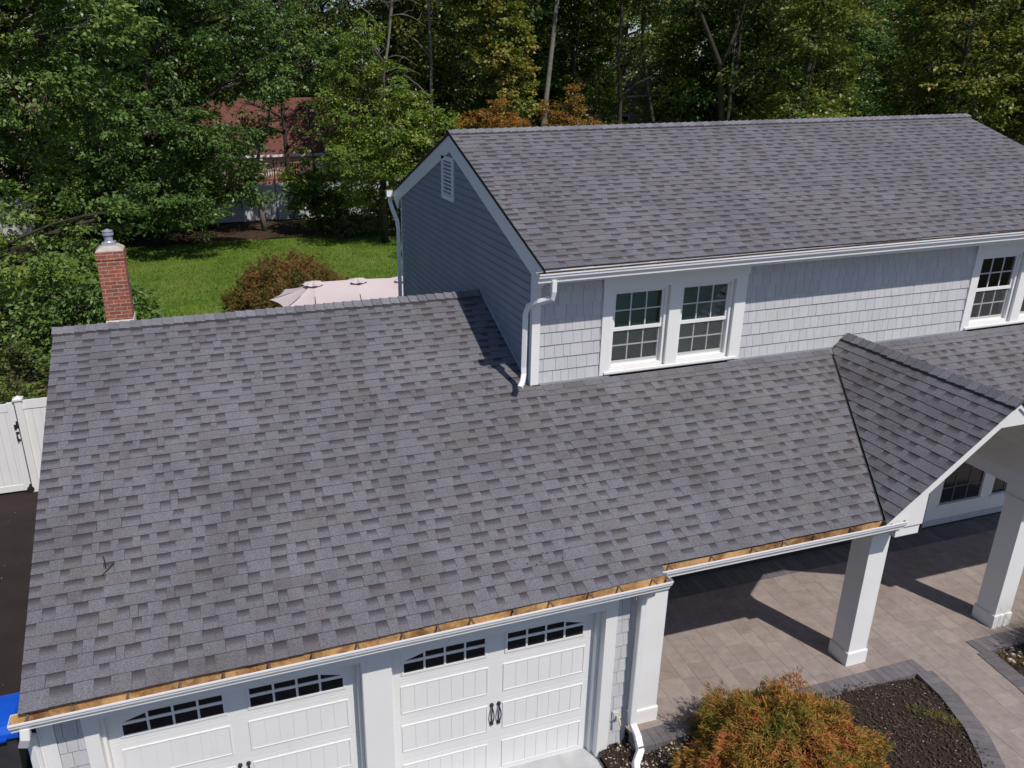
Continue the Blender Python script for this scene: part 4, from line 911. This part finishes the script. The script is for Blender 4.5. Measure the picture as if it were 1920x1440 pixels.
def spray_leaves(centers, dirs, rad, n, Lr, Wr, rng, flat=.20, droop=.42, jit=.5):
    """each pad: a flat spray of n leaves about its centre, tips pointing out along dirs and sideways"""
    k = len(centers); C0 = np.repeat(centers, n, 0); D0 = np.repeat(dirs, n, 0); N_ = k*n
    a = rng.random(N_)*2*np.pi; r_ = np.sqrt(rng.random(N_)); rr = np.repeat(rad, n)
    off = np.stack([np.cos(a)*r_*rr, np.sin(a)*r_*rr, rng.normal(0, flat, N_)*rr-(r_**2)*rr*droop], 1)
    D = norm(D0*.8+np.stack([np.cos(a), np.sin(a), np.full(N_, -.25)], 1)*.8+rng.normal(0, .45, (N_, 3)))
    Nn = norm(np.stack([np.zeros(N_), np.zeros(N_), np.ones(N_)], 1)+D0*.35+rng.normal(0, jit, (N_, 3)))
    L = rng.uniform(Lr[0], Lr[1], N_); W = L*rng.uniform(Wr[0], Wr[1], N_)
    return leaf_quads(C0+off, D, Nn, L, W)
def crown_mesh(name, blobs, m, seed, pad=.5, n=42, Lr=(.12, .19), Wr=(.5, .7), dens=1.0, zs=.8):
    rng = np.random.default_rng(seed); out = []
    for (c, r_) in blobs:
        k = max(6, int(dens*3.7*(r_/pad)**2)); d = norm(rng.normal(size=(k, 3))); rad = r_*(1-.55*rng.random(k)**1.7)
        lump = 1+.22*np.sin(d[:, 0]*5+seed)*np.cos(d[:, 1]*4+d[:, 2]*5)
        cen = np.array(c)+d*(rad*lump)[:, None]*np.array([1, 1, zs]); dd = norm(d*np.array([1, 1, .4]))
        out.append(spray_leaves(cen, dd, pad*rng.uniform(.5, 1.3, k), int(n*1.25), Lr, Wr, rng))
    V = np.concatenate(out); F = np.arange(len(V), dtype=np.int32).reshape(-1, 4)
    return mesh_from(name, V, F, m)
def limb_path(a, b, rg, sag=.15, n=6):
    a, b = Vector(a), Vector(b); L_ = (b-a).length; out = []
    for i in range(n+1):
        t = i/n; w = math.sin(math.pi*t); out.append(a.lerp(b, t)+Vector((rg.uniform(-.05, .05)*L_*w, rg.uniform(-.05, .05)*L_*w, sag*L_*w*.5)))
    return out
def tree_thing(name, trunk, r0, blobs, leafm, label, group=None, seed=1, bark='bark', twigs=2, cat='tree', **kw):
    rg = random.Random(seed); base = Vector(trunk[0])
    t = thing(name, base, label, cat, group)
    mb = MB(); n = len(trunk); top = Vector(trunk[-1]); mb.tube(trunk, [r0*(1-.75*i/(n-1)) for i in range(n)], 10)
    def near(c):
        best = None
        for a, b in zip(trunk, trunk[1:]):
            for k in range(5):
                p = Vector(a).lerp(Vector(b), k/4); want = c[2]-.45*math.hypot(c[0]-p.x, c[1]-p.y)
                s_ = abs(p.z-want)+.2*(p-Vector(c)).length
                if best is None or s_ < best[0]: best = (s_, p)
        return best[1]
    for c, r_ in blobs:
        p = near(c); pth = limb_path(p, c, rg); rl = min(r0*.5, .03+.016*(Vector(c)-p).length+.03*r_); mb.tube(pth, [rl*(1-.75*i/6) for i in range(7)], 6)
        for q in range(twigs+2):
            d = Vector((rg.gauss(0, 1), rg.gauss(0, 1), rg.gauss(0, .6))).normalized(); mb.tube(limb_path(pth[3+q % 3], Vector(c)+d*r_*.85, rg, n=4), [rl*.35, rl*.3, rl*.22, rl*.15, rl*.08], 5)
    sub(mb, 'trunk', M[bark], t, smooth=True)
    me = crown_mesh('crown', blobs, M[leafm], seed, **kw); o = bpy.data.objects.new('crown', me); C.objects.link(o); o.parent = t; o.matrix_parent_inverse = Matrix.Translation(-base)
    return t
def copy_tree(src, loc, rz, sc, label, group):
    r_ = src.copy(); C.objects.link(r_); r_.location = loc; r_.rotation_euler = (0, 0, rz); r_.scale = (sc, sc, sc); r_['label'] = label; r_['group'] = group
    for c in src.children:
        k = c.copy(); C.objects.link(k); k.parent = r_
    return r_
# individually seen trees
tree_thing('oak_tree', [(-6.2, 19.5, 0), (-6.1, 19.4, 3), (-5.6, 19.3, 7), (-5, 19.5, 11), (-4.4, 19.6, 14)], .34,
    [((-1.05, 17.6, 2.45), 1.35), ((-2.7, 17.6, 1.7), 1.15), ((-.55, 18.1, 4.3), .95), ((-2.5, 18.1, 3.3), .9), ((-1.9, 17.1, 1.1), .9), ((-3.4, 19.2, 4.7), 1.0), ((-.15, 17.9, 1.75), .75),
     ((-2.2, 20, 8.0), 1.7), ((-.3, 21, 7.3), 1.3), ((-2.3, 21, 6.1), 1.2), ((-.4, 21, 9.4), 1.7), ((-4, 19, 10.5), 2.2), ((-4.5, 20, 7), 1.9), ((-2, 20, 12), 2.2), ((-5, 21, 13.5), 2.4), ((-4.6, 18, 2.8), 1.4)],
    'leaf_oak', 'big oak with leafy boughs hanging beside the brick chimney', seed=3, pad=.42, n=46, Lr=(.13, .21), Wr=(.42, .62))
tree_thing('oak_tree', [(.1, 36.3, 0), (.15, 36.1, 2.5), (.4, 35.6, 6), (.7, 35.4, 10), (1.0, 35.4, 14), (1.1, 35.4, 18)], .36,
    [((-0.57, 34.20, 6.99), 1.67), ((1.66, 33.09, 5.88), 1.84), ((3.67, 33.09, 4.88), 1.67), ((0.88, 33.09, 2.98), 1.90), ((2.22, 32.20, 2.31), 1.23), ((4.45, 33.76, 3.09), 1.34), ((-0.90, 34.20, 4.54), 1.45), ((2.00, 35.32, 8.44), 2.23), ((4.23, 36.43, 10.45), 2.45), ((-2.35, 35.32, 5.66), 1.45), ((-1.79, 35.32, 9.45), 2.23), ((0.88, 35.32, 12.46), 2.90), ((3.67, 35.32, 13.80), 2.68), ((-2.46, 35.32, 13.57), 2.68), ((6.01, 35.32, 8.00), 1.45), ((-3.13, 35.32, 3.09), 1.34)],
    'leaf_oak', 'oak with drooping boughs standing at the left edge of the lawn', seed=5, pad=.5, n=44, Lr=(.15, .24), Wr=(.42, .62))
tree_thing('leaning_tree', [(5.63, 38.5, 0), (5.5, 38.5, 1.1), (5.3, 38.5, 2.4), (5.6, 38.4, 4), (6.3, 38.0, 6), (6.9, 37.5, 8.5)], .17,
    [((5.9, 37.6, 5.4), .8), ((4.6, 37.8, 5.2), .9), ((6.2, 37, 8.3), 1.3), ((8.6, 36.8, 8.6), 1.3), ((4.2, 37.2, 8.0), 1.3), ((10.4, 37.2, 9.0), 1.3), ((7.4, 37.4, 10.2), 1.5)], 'leaf_oak', 'small tree with a bare leaning trunk in front of the back fence', seed=8, bark='palebark', pad=.5, n=40, Lr=(.15, .24))
tree_thing('young_tree', [(8.6, 38, 0), (8.5, 37.8, 2), (8.4, 37.5, 4), (8.3, 37.5, 6.5)], .12,
    [((8.7, 37, 2.4), 1.25), ((7.7, 37, 1.6), .95), ((7.6, 36.8, 3.1), .8), ((9.5, 37.2, 1.5), 1.1)], 'leaf_lime', 'young broad-leaved tree right of the thin black pole', seed=9, pad=.45, n=36, Lr=(.18, .28), Wr=(.6, .8))
tree_thing('maple_tree', [(11.2, 33.4, 0), (11.1, 33.2, 2.5), (11.2, 33, 5), (11.3, 32.8, 8.5)], .20,
    [((11.6, 32, 5.8), 1.7), ((10.2, 33, 6.7), 1.3), ((13.3, 32, 5.6), 1.25), ((9.9, 32, 4.4), 1.5), ((12.3, 32, 3.3), 1.4), ((9.8, 33.5, 2.7), 1.1), ((13.6, 32.6, 4.2), 1.0), ((9.0, 33, 5.6), 1.0), ((11.3, 33, 7.9), 1.2), ((9.6, 33.6, 8.4), 1.0), ((12.6, 33, 7.0), .9), ((8.6, 33.6, 7.2), .8), ((10.5, 33.8, 9.8), 1.1)],
    'leaf_lime', 'bright yellow-green maple beside the rear downspout', seed=12, pad=.42, n=46, Lr=(.11, .18), Wr=(.5, .75))
tree_thing('hedge_bush', [(9.3, 35.4, 0), (9.3, 35.4, .6), (9.3, 35.4, 1.2)], .08, [((9.3, 35.4, 1.25), 1.25), ((10.8, 35.2, 1.0), 1.05), ((8.2, 36, .9), .8), ((12.2, 35.2, 1.1), 1.1)], 'leaf_wood', 'dark green bush at the foot of the bright maple', cat='bush', seed=14, pad=.4, n=44, Lr=(.10, .16))
tree_thing('vine_clad_tree', [(19.2, 38.5, 0), (19.2, 38.5, 4), (18.9, 38.6, 8), (18.3, 38.8, 12), (18, 39, 16)], .26,
    [((19.5, 38, 10.1), 1.6), ((19.4, 37.4, 8.1), 1.45), ((18.4, 37.6, 8.9), 1.2), ((19.7, 36.8, 6.6), 1.25), ((19.9, 37, 5.0), 1.1), ((17.6, 38.2, 11.6), 1.5), ((18.5, 38.5, 13.5), 2.0)],
    'leaf_yellow', 'tree with a vine-clad trunk above the left part of the upper ridge', seed=17, pad=.42, n=42, Lr=(.16, .26), Wr=(.6, .85))
tree_thing('slender_tree', [(7.7, 44, 0), (7.75, 44, 3), (7.7, 44, 6.5), (7.9, 44, 10), (8.1, 44, 15)], .17,
    [((6.3, 43.6, 5.3), 1.0), ((8.9, 43.4, 4.6), 1.1), ((5.2, 43.8, 6.6), 1.1), ((9.6, 43.6, 6.3), 1.2), ((7.2, 43.5, 7.0), 1.2), ((6.2, 43.5, 8.6), 1.4), ((9.2, 43.6, 9.0), 1.5), ((7.6, 44, 11.5), 2.0), ((10, 44, 11.8), 1.8), ((5.2, 44, 11), 1.8), ((7.8, 44, 14.5), 2.3)],
    'leaf_wood', 'slender thin-leaved tree in front of the maroon roof', seed=19, pad=.5, n=22, Lr=(.16, .25), dens=.42)
def bare_trunk(name, paths, label, bark, seed):
    b = Vector(paths[0][0][0]); t = thing(name, b, label, 'tree', None); mb = MB()
    for p, r_ in paths: mb.tube(p, [r_*(1-.6*i/(len(p)-1)) for i in range(len(p))], 9)
    sub(mb, 'trunk', M[bark], t, smooth=True); return t
def with_crown(t, blobs, leafm, seed, **kw):
    me = crown_mesh('crown', blobs, M[leafm], seed, **kw); o = bpy.data.objects.new('crown', me); C.objects.link(o); o.parent = t; o.matrix_parent_inverse = Matrix.Translation(-t.location)
kw = dict(pad=.6, n=30, Lr=(.18, .28), dens=.8)
t = bare_trunk('tall_tree', [([(22.4, 40, 0), (22.6, 40, 4), (22.8, 40, 6.3), (23.3, 40, 11.9), (23.5, 40, 17)], .23)], 'tall tree with a straight pale trunk rising behind the orange maples', 'palebark', 1)
with_crown(t, [((22, 40.5, 14.5), 2.2), ((24.6, 40, 13.8), 2.0), ((23.5, 41, 17), 2.5), ((21.4, 41, 11.6), 1.2)], 'leaf_wood', 31, **kw)
t = bare_trunk('forked_tree', [([(32.5, 36, 0), (32.4, 36, 5), (31.8, 36, 8.4), (30.1, 36, 11.2), (29, 36, 14)], .20), ([(31.85, 36, 8.2), (32.4, 36, 9.4), (33.0, 36, 11.2), (33.4, 36, 14)], .13)], 'tree whose grey trunk forks in a Y above the upper ridge', 'bark', 2)
with_crown(t, [((29, 36, 13), 2.1), ((33.6, 36, 13.5), 2.2), ((31, 37, 16), 2.6), ((35, 36.5, 11.5), 1.3)], 'leaf_wood', 32, **kw)
t = bare_trunk('crooked_tree', [([(30.9, 40, 0), (30.5, 40, 4), (29.9, 40, 6), (29.0, 40, 9.6), (28.9, 40, 13)], .17)], 'slim tree with a curved trunk left of the forked one', 'bark', 3)
with_crown(t, [((28.5, 40, 13), 2.0), ((30, 40.5, 12), 1.6)], 'leaf_yellow', 33, **kw)
t = bare_trunk('slanting_tree', [([(40.5, 40, 0), (41, 40, 5.2), (41.6, 40, 10.3), (42.6, 40, 15)], .30)], 'tree with a thick slanting trunk right of the forked one', 'bark', 4)
with_crown(t, [((42, 40, 14), 2.3), ((44.5, 40, 12.8), 2.0), ((40, 41, 13), 2.0)], 'leaf_wood', 34, **kw)
edge = random.Random(31)
for k, (x_, y_, lean) in enumerate(((13.4, 43.4, .6), (16.2, 40.6, -.5), (25.5, 42.3, .4), (27.2, 38.5, -.7), (34.6, 38.8, .5), (36.8, 41.5, -.3), (38.6, 37.0, .9), (44.5, 41, -.6), (47.5, 38, .7), (1.8, 44.8, -.3), (-3.2, 43, .5))):
    p = [(x_+lean*q*.16+edge.uniform(-.12, .12), y_, q*2.2) for q in range(8)]; r_ = edge.uniform(.09, .17)
    br_ = [(limb_path(p[q], Vector(p[q])+Vector((edge.uniform(.8, 2.2)*edge.choice((-1, 1)), edge.uniform(-.8, .3), edge.uniform(.6, 1.6))), edge), r_*.35) for q in (3, 4, 5, 6)]
    t = bare_trunk('slim_tree', [(p, r_)]+br_, 'slim woodland tree with a mostly bare trunk at the edge of the wood', 'palebark' if k % 4 == 1 else 'bark', k); t['group'] = 'slim bare trunks at the wood edge'
    with_crown(t, [((p[7][0], y_, 14.5), 1.7), ((p[6][0]+1.2, y_, 12.6), 1.1), ((p[6][0]-1.2, y_+.3, 12.9), 1.1), (tuple(br_[1][0][-1]), .7), (tuple(br_[2][0][-1]), .8)], 'leaf_wood', 300+k, **kw)
# dead branches
rg = random.Random(5); mb = MB()
mb.tube([(12.35, 38.2, 0), (12.35, 38.1, 4), (12.4, 38, 7.7), (12.75, 38, 9.3), (13.05, 38, 11.3), (13.2, 38, 14)], [.13, .11, .09, .075, .06, .03], 8)
for i in range(16):
    z = rg.uniform(6.6, 11.5); a = Vector((12.4+.15*(z-7.7), 38, z)); d = Vector((rg.uniform(.2, 1.3)*rg.choice((1, 1, -.6)), rg.uniform(-1.1, .1), rg.uniform(-.3, .9))).normalized(); L_ = rg.uniform(1.2, 3.0)
    p = limb_path(a, a+d*L_, rg, .3, 5); mb.tube(p, [.035, .03, .024, .018, .012, .006], 5)
    for q in range(3): mb.tube(limb_path(p[2+q], p[2+q]+Vector((rg.uniform(-.8, .8), rg.uniform(-.5, .3), rg.uniform(-.6, .6))), rg, .2, 3), [.014, .01, .008, .004], 4)
o = mb.build('dead_tree', M['palebark'], smooth=True); tag(o, 'dead bare tree with tangled twigs behind the bright maple', 'tree')
# orange maples behind the upper roof
kw = dict(pad=.26, n=44, Lr=(.07, .12), Wr=(.35, .5), dens=.9)
tree_thing('orange_maple', [(14.1, 26.3, 0), (14.1, 26.2, 3), (14.1, 26, 6.3)], .10, [((14.1, 26, 6.35), .75), ((13.3, 26, 6.15), .55), ((14.9, 26, 6.15), .6), ((15.5, 26, 5.9), .5), ((13.0, 26, 5.4), .8), ((14.4, 25.8, 5.4), 1.0), ((15.3, 26, 5.2), .8), ((14.5, 26, 6.85), .3)], 'leaf_orange', 'orange Japanese maple behind the left end of the upper ridge', seed=21, **kw)
tree_thing('orange_maple', [(17.2, 25.3, 0), (17.2, 25.2, 3), (17.25, 25, 6.6)], .10, [((17.25, 25, 6.5), .62), ((17.3, 25, 7.15), .36), ((17.32, 25, 7.5), .2), ((16.5, 25, 6.2), .6), ((17.9, 25, 6.05), .5), ((16.9, 24.9, 5.5), .9), ((18.0, 25, 5.3), .8), ((16.2, 25, 6.75), .25)], 'leaf_orange', 'taller pointed orange Japanese maple, right of the other behind the ridge', seed=22, **kw)
tree_thing('rust_shrub', [(20.9, 27, 0), (20.9, 27, 2.5), (20.9, 27, 5.4)], .07, [((20.6, 27, 5.6), .5), ((21.3, 27, 5.2), .6), ((19.9, 27, 5.1), .5)], 'leaf_rust', 'small rust red shrub between the orange maple and the pale house', cat='shrub', seed=23, **kw)
tree_thing('ridge_shrub', [(29, 24, 0), (29, 24, 3), (29, 24, 5.6)], .09, [((27.4, 24, 5.4), .7), ((28.4, 24, 5.7), .8), ((29.6, 24, 5.5), .8), ((30.8, 24, 5.4), .7)], 'leaf_lime', 'light green bushy top peeking over the right half of the ridge', cat='shrub', seed=24, pad=.36, n=36, Lr=(.13, .2))
# woodland rows
def rand_blobs(rg, h, spread, n, zlo, rr):
    out = []
    for i in range(n):
        t = (i+.5)/n; z = zlo+(h-zlo)*t; pr_ = spread*math.sin(math.pi*min(1, .22+t*.75))**.6; a = i*2.4+rg.uniform(-.5, .5); out.append(((pr_*rg.uniform(.35, 1)*math.cos(a), pr_*rg.uniform(.35, 1)*math.sin(a), z), rg.uniform(*rr)))
    return out
protos = []
specs = [('leaf_wood', 17, 3.4, 20, 3.0), ('leaf_wood', 19, 3.0, 20, 5.0), ('leaf_oak', 16, 3.6, 20, 2.2), ('leaf_yellow', 15, 3.2, 18, 2.4), ('leaf_lime', 13, 3.0, 16, 2.0)]
labs = ['dark green woodland tree in the wall of trees behind the houses', 'tall dark woodland tree with a high crown in the wall of trees', 'full green oak in the wall of trees behind the houses', 'yellowing woodland tree in the wall of trees', 'lighter green woodland tree in the wall of trees']
for i, (lm, h, sp, nb, zl) in enumerate(specs):
    rg = random.Random(100+i); bl = rand_blobs(rg, h, sp, nb, zl, (1.2, 1.9))
    bl = [((c[0], c[1], c[2]), r_) for c, r_ in bl]
    t = tree_thing('woodland_tree', [(0, 0, 0), (.1, 0, h*.3), (-.1, .1, h*.6), (.1, 0, h*.95)], .24, bl, lm, labs[i], labs[i].split(' in the')[0]+'s', seed=40+i, pad=.62, n=30, Lr=(.19, .31), Wr=(.45, .7), dens=.85)
    protos.append(t)
rg = random.Random(77); used = set()
spots = []
for y0, x0, x1, st in ((47, -16, 62, 4.6), (56, -20, 80, 5.2), (66, -24, 92, 5.6), (78, -28, 106, 8.5)):
    x = x0
    while x < x1:
        xx, yy = x+rg.uniform(-1.4, 1.4), y0+rg.uniform(-2.4, 2.4); x += st
        if 1.5 < xx < 16 and yy < 62: continue            # the gap with the maroon-roofed house
        if -18 < xx < -2 and 54 < yy < 72: continue
        if 28 < xx < 41.5 and 50 < yy < 62: continue
        spots.append((xx, yy))
spots += [(44, 31), (49, 29), (47.5, 36), (53, 34), (38.5, 45), (35, 32.5), (57, 30), (26.5, 44), (15.2, 45), (17, 50), (1.0, 46.5), (-5.2, 44.5), (-9, 40), (-10.5, 33), (-8.5, 26), (62, 38), (6.5, 64), (10, 68), (14, 66), (2.5, 66)]
first = [True]*5
for k, (xx, yy) in enumerate(spots):
    i = rg.choices(range(5), (3, 2.4, 2.4, 1.5, .7))[0]
    if xx > 42 and yy < 40: i = 3
    sc = rg.uniform(.85, 1.2); rz = rg.uniform(0, 6.28); z = 0
    if first[i]:
        t = protos[i]; first[i] = False
        for c in t.children: pass
        t.location = (xx, yy, 0); t.rotation_euler = (0, 0, rz); t.scale = (sc,)*3
    else: copy_tree(protos[i], (xx, yy, 0), rz, sc, labs[i], labs[i].split(' in the')[0]+'s')
# understory
up = []
for i, lm in enumerate(('leaf_wood', 'leaf_oak', 'leaf_yellow')):
    r2 = random.Random(200+i); bl = [((r2.uniform(-1.4, 1.4), r2.uniform(-1.2, 1.2), r2.uniform(.9, 3.4)), r2.uniform(.8, 1.3)) for _ in range(7)]
    up.append(tree_thing('understory_shrub', [(0, 0, 0), (0, 0, 1.5), (.1, 0, 3)], .07, bl, lm, ['dark leafy understory shrub below the woodland trees', 'green understory shrub below the woodland trees', 'yellowish understory shrub below the woodland trees'][i], 'understory shrubs of kind '+['dark', 'green', 'yellowish'][i], cat='shrub', seed=60+i, pad=.5, n=30, Lr=(.15, .25), dens=.85))
f3 = [True]*3; r3 = random.Random(9); us = []
for x in np.arange(-14, 64, 2.7):
    if 2.5 < x < 9.5: continue
    us.append((x+r3.uniform(-.8, .8), 44.2+r3.uniform(-.8, 1.6)))
for x in np.arange(18, 60, 3.4): us.append((x+r3.uniform(-1, 1), 38.5+r3.uniform(-1.4, 1.4)))
us += [(-7, 31), (-5.2, 35.5), (-4.2, 39), (-1.5, 38.6), (2.2, 40), (11.8, 39.5), (13.4, 38), (-7.5, 22.5)]
for (xx, yy) in us:
    i = r3.choices(range(3), (4, 3, 1.2))[0]; sc = r3.uniform(.75, 1.3); rz = r3.uniform(0, 6.28)
    if f3[i]: f3[i] = False; t = up[i]; t.location = (xx, yy, 0); t.rotation_euler = (0, 0, rz); t.scale = (sc,)*3
    else: copy_tree(up[i], (xx, yy, 0), rz, sc, up[i]['label'], up[i]['group'])
tree_thing('shade_fill_shrub', [(-2.6, 13.6, 0), (-2.6, 13.6, .6), (-2.5, 13.6, 1.3)], .06, [((-3.2, 12.9, .8), .8), ((-2.2, 13.6, .9), .85), ((-4.2, 13.4, 1.1), 1.0), ((-1.2, 14.6, .8), .8), ((-3.0, 14.6, 1.3), 1.0), ((-.4, 15.8, .7), .7)], 'leaf_wood', 'added dark leafy shrub filling in the shade behind the white fence gate', cat='shrub', seed=66, pad=.34, n=40, Lr=(.07, .12))  # dark foliage added so the shady corner behind the gate reads dark
# feathery bushes
def feather_dome(c, rx, ry, h, n, rng, L=(.055, .11), W=.011, blades=7, nz=.22):
    th = rng.random(n)*2*np.pi; ph = np.arccos(1-rng.random(n)*.97); lay = 1-.30*rng.random(n)**2.2
    lump = 1+.09*np.sin(th*5+ph*4)+.07*np.sin(th*9-ph*8)+.05*np.cos(th*3+ph*13)
    lay = np.where(rng.random(n) < .10, lay*rng.uniform(1.0, 1.13, n), lay)
    d = np.stack([np.sin(ph)*np.cos(th), np.sin(ph)*np.sin(th), np.cos(ph)], 1)
    P = np.array(c)+d*np.array([rx, ry, h])*(lay*lump)[:, None]
    out = norm(d*np.array([1, 1, .55])+rng.normal(0, nz, (n, 3))-np.array([0, 0, .25]))
    P = np.repeat(P, blades, 0); O = np.repeat(out, blades, 0); N_ = len(P)
    D = norm(O+rng.normal(0, .55, (N_, 3))); P = P+rng.normal(0, .012, (N_, 3))
    Nn = norm(np.repeat(d, blades, 0)+rng.normal(0, .5, (N_, 3)))
    L_ = rng.uniform(L[0], L[1], N_); return leaf_quads(P, D, Nn, L_, np.full(N_, W)*rng.uniform(.7, 1.4, N_))
def m_feather(name, stops, sc):
    m, n, l, b = mat(name); g = n.new('ShaderNodeNewGeometry'); t = noise(n, l, sc, 3, .6); t2 = noise(n, l, sc*5, 3, .6)
    v = mth(n, l, 'MULTIPLY_ADD', t.outputs[0], 1.15, -.26); v = mth(n, l, 'ADD', v, mth(n, l, 'MULTIPLY_ADD', t2.outputs[0], .55, -.2)); v = mth(n, l, 'ADD', v, mth(n, l, 'MULTIPLY_ADD', g.outputs['Random Per Island'], .26, -.13))
    r = ramp(n, l, v, stops); b.inputs['Roughness'].default_value = .6; b.inputs['Specular IOR Level'].default_value = .2; l.new(r.outputs[0], b.inputs['Base Color'])
    tr = n.new('ShaderNodeBsdfTranslucent'); l.new(r.outputs[0], tr.inputs[0]); ms = n.new('ShaderNodeMixShader'); ms.inputs[0].default_value = .3
    l.new(b.outputs[0], ms.inputs[1]); l.new(tr.outputs[0], ms.inputs[2]); l.new(ms.outputs[0], n['Material Output'].inputs[0]); return m
M['maple'] = m_feather('front_maple_leaf', [(.06, (.075, .09, .018)), (.25, (.17, .17, .03)), (.37, (.34, .225, .04)), (.48, (.50, .235, .06)), (.58, (.52, .16, .08)), (.70, (.50, .09, .065))], 1.9)
M['rustm'] = m_feather('back_maple_leaf', [(0.15, (0.1, 0.0978, 0.0242)), (0.35, (0.175, 0.1323, 0.0385)), (0.55, (0.2875, 0.1495, 0.0495)), (0.75, (0.375, 0.1495, 0.0605)), (0.9, (0.4, 0.1265, 0.055))], .9)
def bush(name, c, rx, ry, h, n, m, label, seed, **kw):
    t = thing(name, (c[0], c[1], c[2]), label, 'bush'); rng = np.random.default_rng(seed); rgg = random.Random(seed)
    V = feather_dome(c, rx, ry, h, n, rng, **kw); me = mesh_from('foliage', V, np.arange(len(V), dtype=np.int32).reshape(-1, 4), m)
    o = bpy.data.objects.new('foliage', me); C.objects.link(o); o.parent = t; o.matrix_parent_inverse = Matrix.Translation(-t.location)
    mb = MB()
    for i in range(22):
        a = rgg.random()*6.28; e = rgg.uniform(.35, .95); p = Vector(c); q = p+Vector((rx*.8*e*math.cos(a), ry*.8*e*math.sin(a), h*.85*math.sqrt(max(.05, 1-e*e*.8)))); mb.tube(limb_path(p, q, rgg, .5, 5), [.028*h, .024*h, .018*h, .013*h, .009*h, .005*h], 5)
    sub(mb, 'stem', M['bark'], t); return t
bush('japanese_maple', (7.93, -.80, .12), 1.13, 1.0, .95, 6800, M['maple'], 'orange and green threadleaf maple in the front mulch bed', 71)
bush('japanese_maple', (4.95, 21.6, 0), 2.12, 1.9, 2.02, 5200, M['rustm'], 'rust brown threadleaf maple on the lawn behind the pink umbrella', 72, L=(.09, .17), W=.022)
# sprigs at the top of the front maple
def blades(name, spots, n, h, m, label, cat, kind=None, lean=.5, w=.006, r=.1, seed=1):
    rgg = np.random.default_rng(seed); P = []; D = []
    for (x_, y_, z_) in spots:
        a = rgg.random(n)*2*np.pi; rr = r*np.sqrt(rgg.random(n)); P.append(np.stack([x_+rr*np.cos(a), y_+rr*np.sin(a), np.full(n, z_)], 1)); D.append(norm(np.stack([np.cos(a)*lean, np.sin(a)*lean, np.ones(n)], 1)+rgg.normal(0, .25, (n, 3))))
    P = np.concatenate(P); D = np.concatenate(D); N_ = len(P); L_ = rgg.uniform(h*.5, h, N_); Nn = norm(rgg.normal(0, 1, (N_, 3)))
    V = leaf_quads(P, D, Nn, L_, np.full(N_, w)); me = mesh_from(name, V, np.arange(len(V), dtype=np.int32).reshape(-1, 4), m); o = bpy.data.objects.new(name, me); C.objects.link(o); tag(o, label, cat, kind=kind); return o
M['weed'] = m_feather('weed_leaf', [(.2, (.13, .16, .03)), (.5, (.24, .24, .055)), (.8, (.36, .27, .09))], 6)
blades('creeping_plant', [(10.28+.05*i+rnd.uniform(-.05, .05), -.45-.07*i+rnd.uniform(-.05, .05), .20) for i in range(7)], 55, .10, M['weed'], 'small yellow-green creeping plant in the dark mulch', 'plant', lean=1.2, r=.08, seed=3)
M['straw'] = m_feather('straw_blade', [(.2, (.22, .15, .06)), (.5, (.32, .22, .09)), (.8, (.36, .26, .12))], 6)
blades('dry_grass', [(12.32+rnd.uniform(-.16, .16), -.10+rnd.uniform(-.12, .08), .19) for i in range(9)], 60, .09, M['straw'], 'dry straw-coloured tuft with white stones in the right bed', 'plant', lean=1.2, r=.07, seed=4)
pebbles('stones', [(12.2, .02), (12.6, .02), (12.6, -.3), (12.3, -.3)], 9, .03, .05, lambda x, y: .2, M['stone'], 'few white stones at the corner of the right bed')
blades('ornamental_grass', [(13.05+rnd.uniform(-.15, .15), -.25+rnd.uniform(-.15, .15), .18) for i in range(10)], 90, .95, M['weed'], 'tall ornamental grass clump at the right picture edge', 'plant', lean=.55, r=.08, w=.010, seed=5)
# lawn blades
rl = np.random.default_rng(3); N_ = 90000
P = np.stack([rl.uniform(-4, 17, N_), 18.5+17.9*rl.random(N_)**1.1, np.zeros(N_)], 1); D = norm(np.stack([rl.normal(0, .45, N_), rl.normal(0, .45, N_), np.ones(N_)], 1))
M['blade'] = m_feather('grass_blade', [(0.2, (0.0966, 0.1805, 0.0231)), (0.45, (0.1428, 0.2327, 0.0336)), (0.65, (0.1806, 0.2517, 0.042)), (0.85, (0.252, 0.266, 0.0735))], .5)
V = leaf_quads(P, D, norm(rl.normal(0, 1, (N_, 3))), rl.uniform(.05, .10, N_), np.full(N_, .022)); me = mesh_from('lawn_grass', V, np.arange(len(V), dtype=np.int32).reshape(-1, 4), M['blade']); o = bpy.data.objects.new('lawn_grass', me); C.objects.link(o)
tag(o, 'short mown green grass of the back lawn', 'grass', kind='stuff')
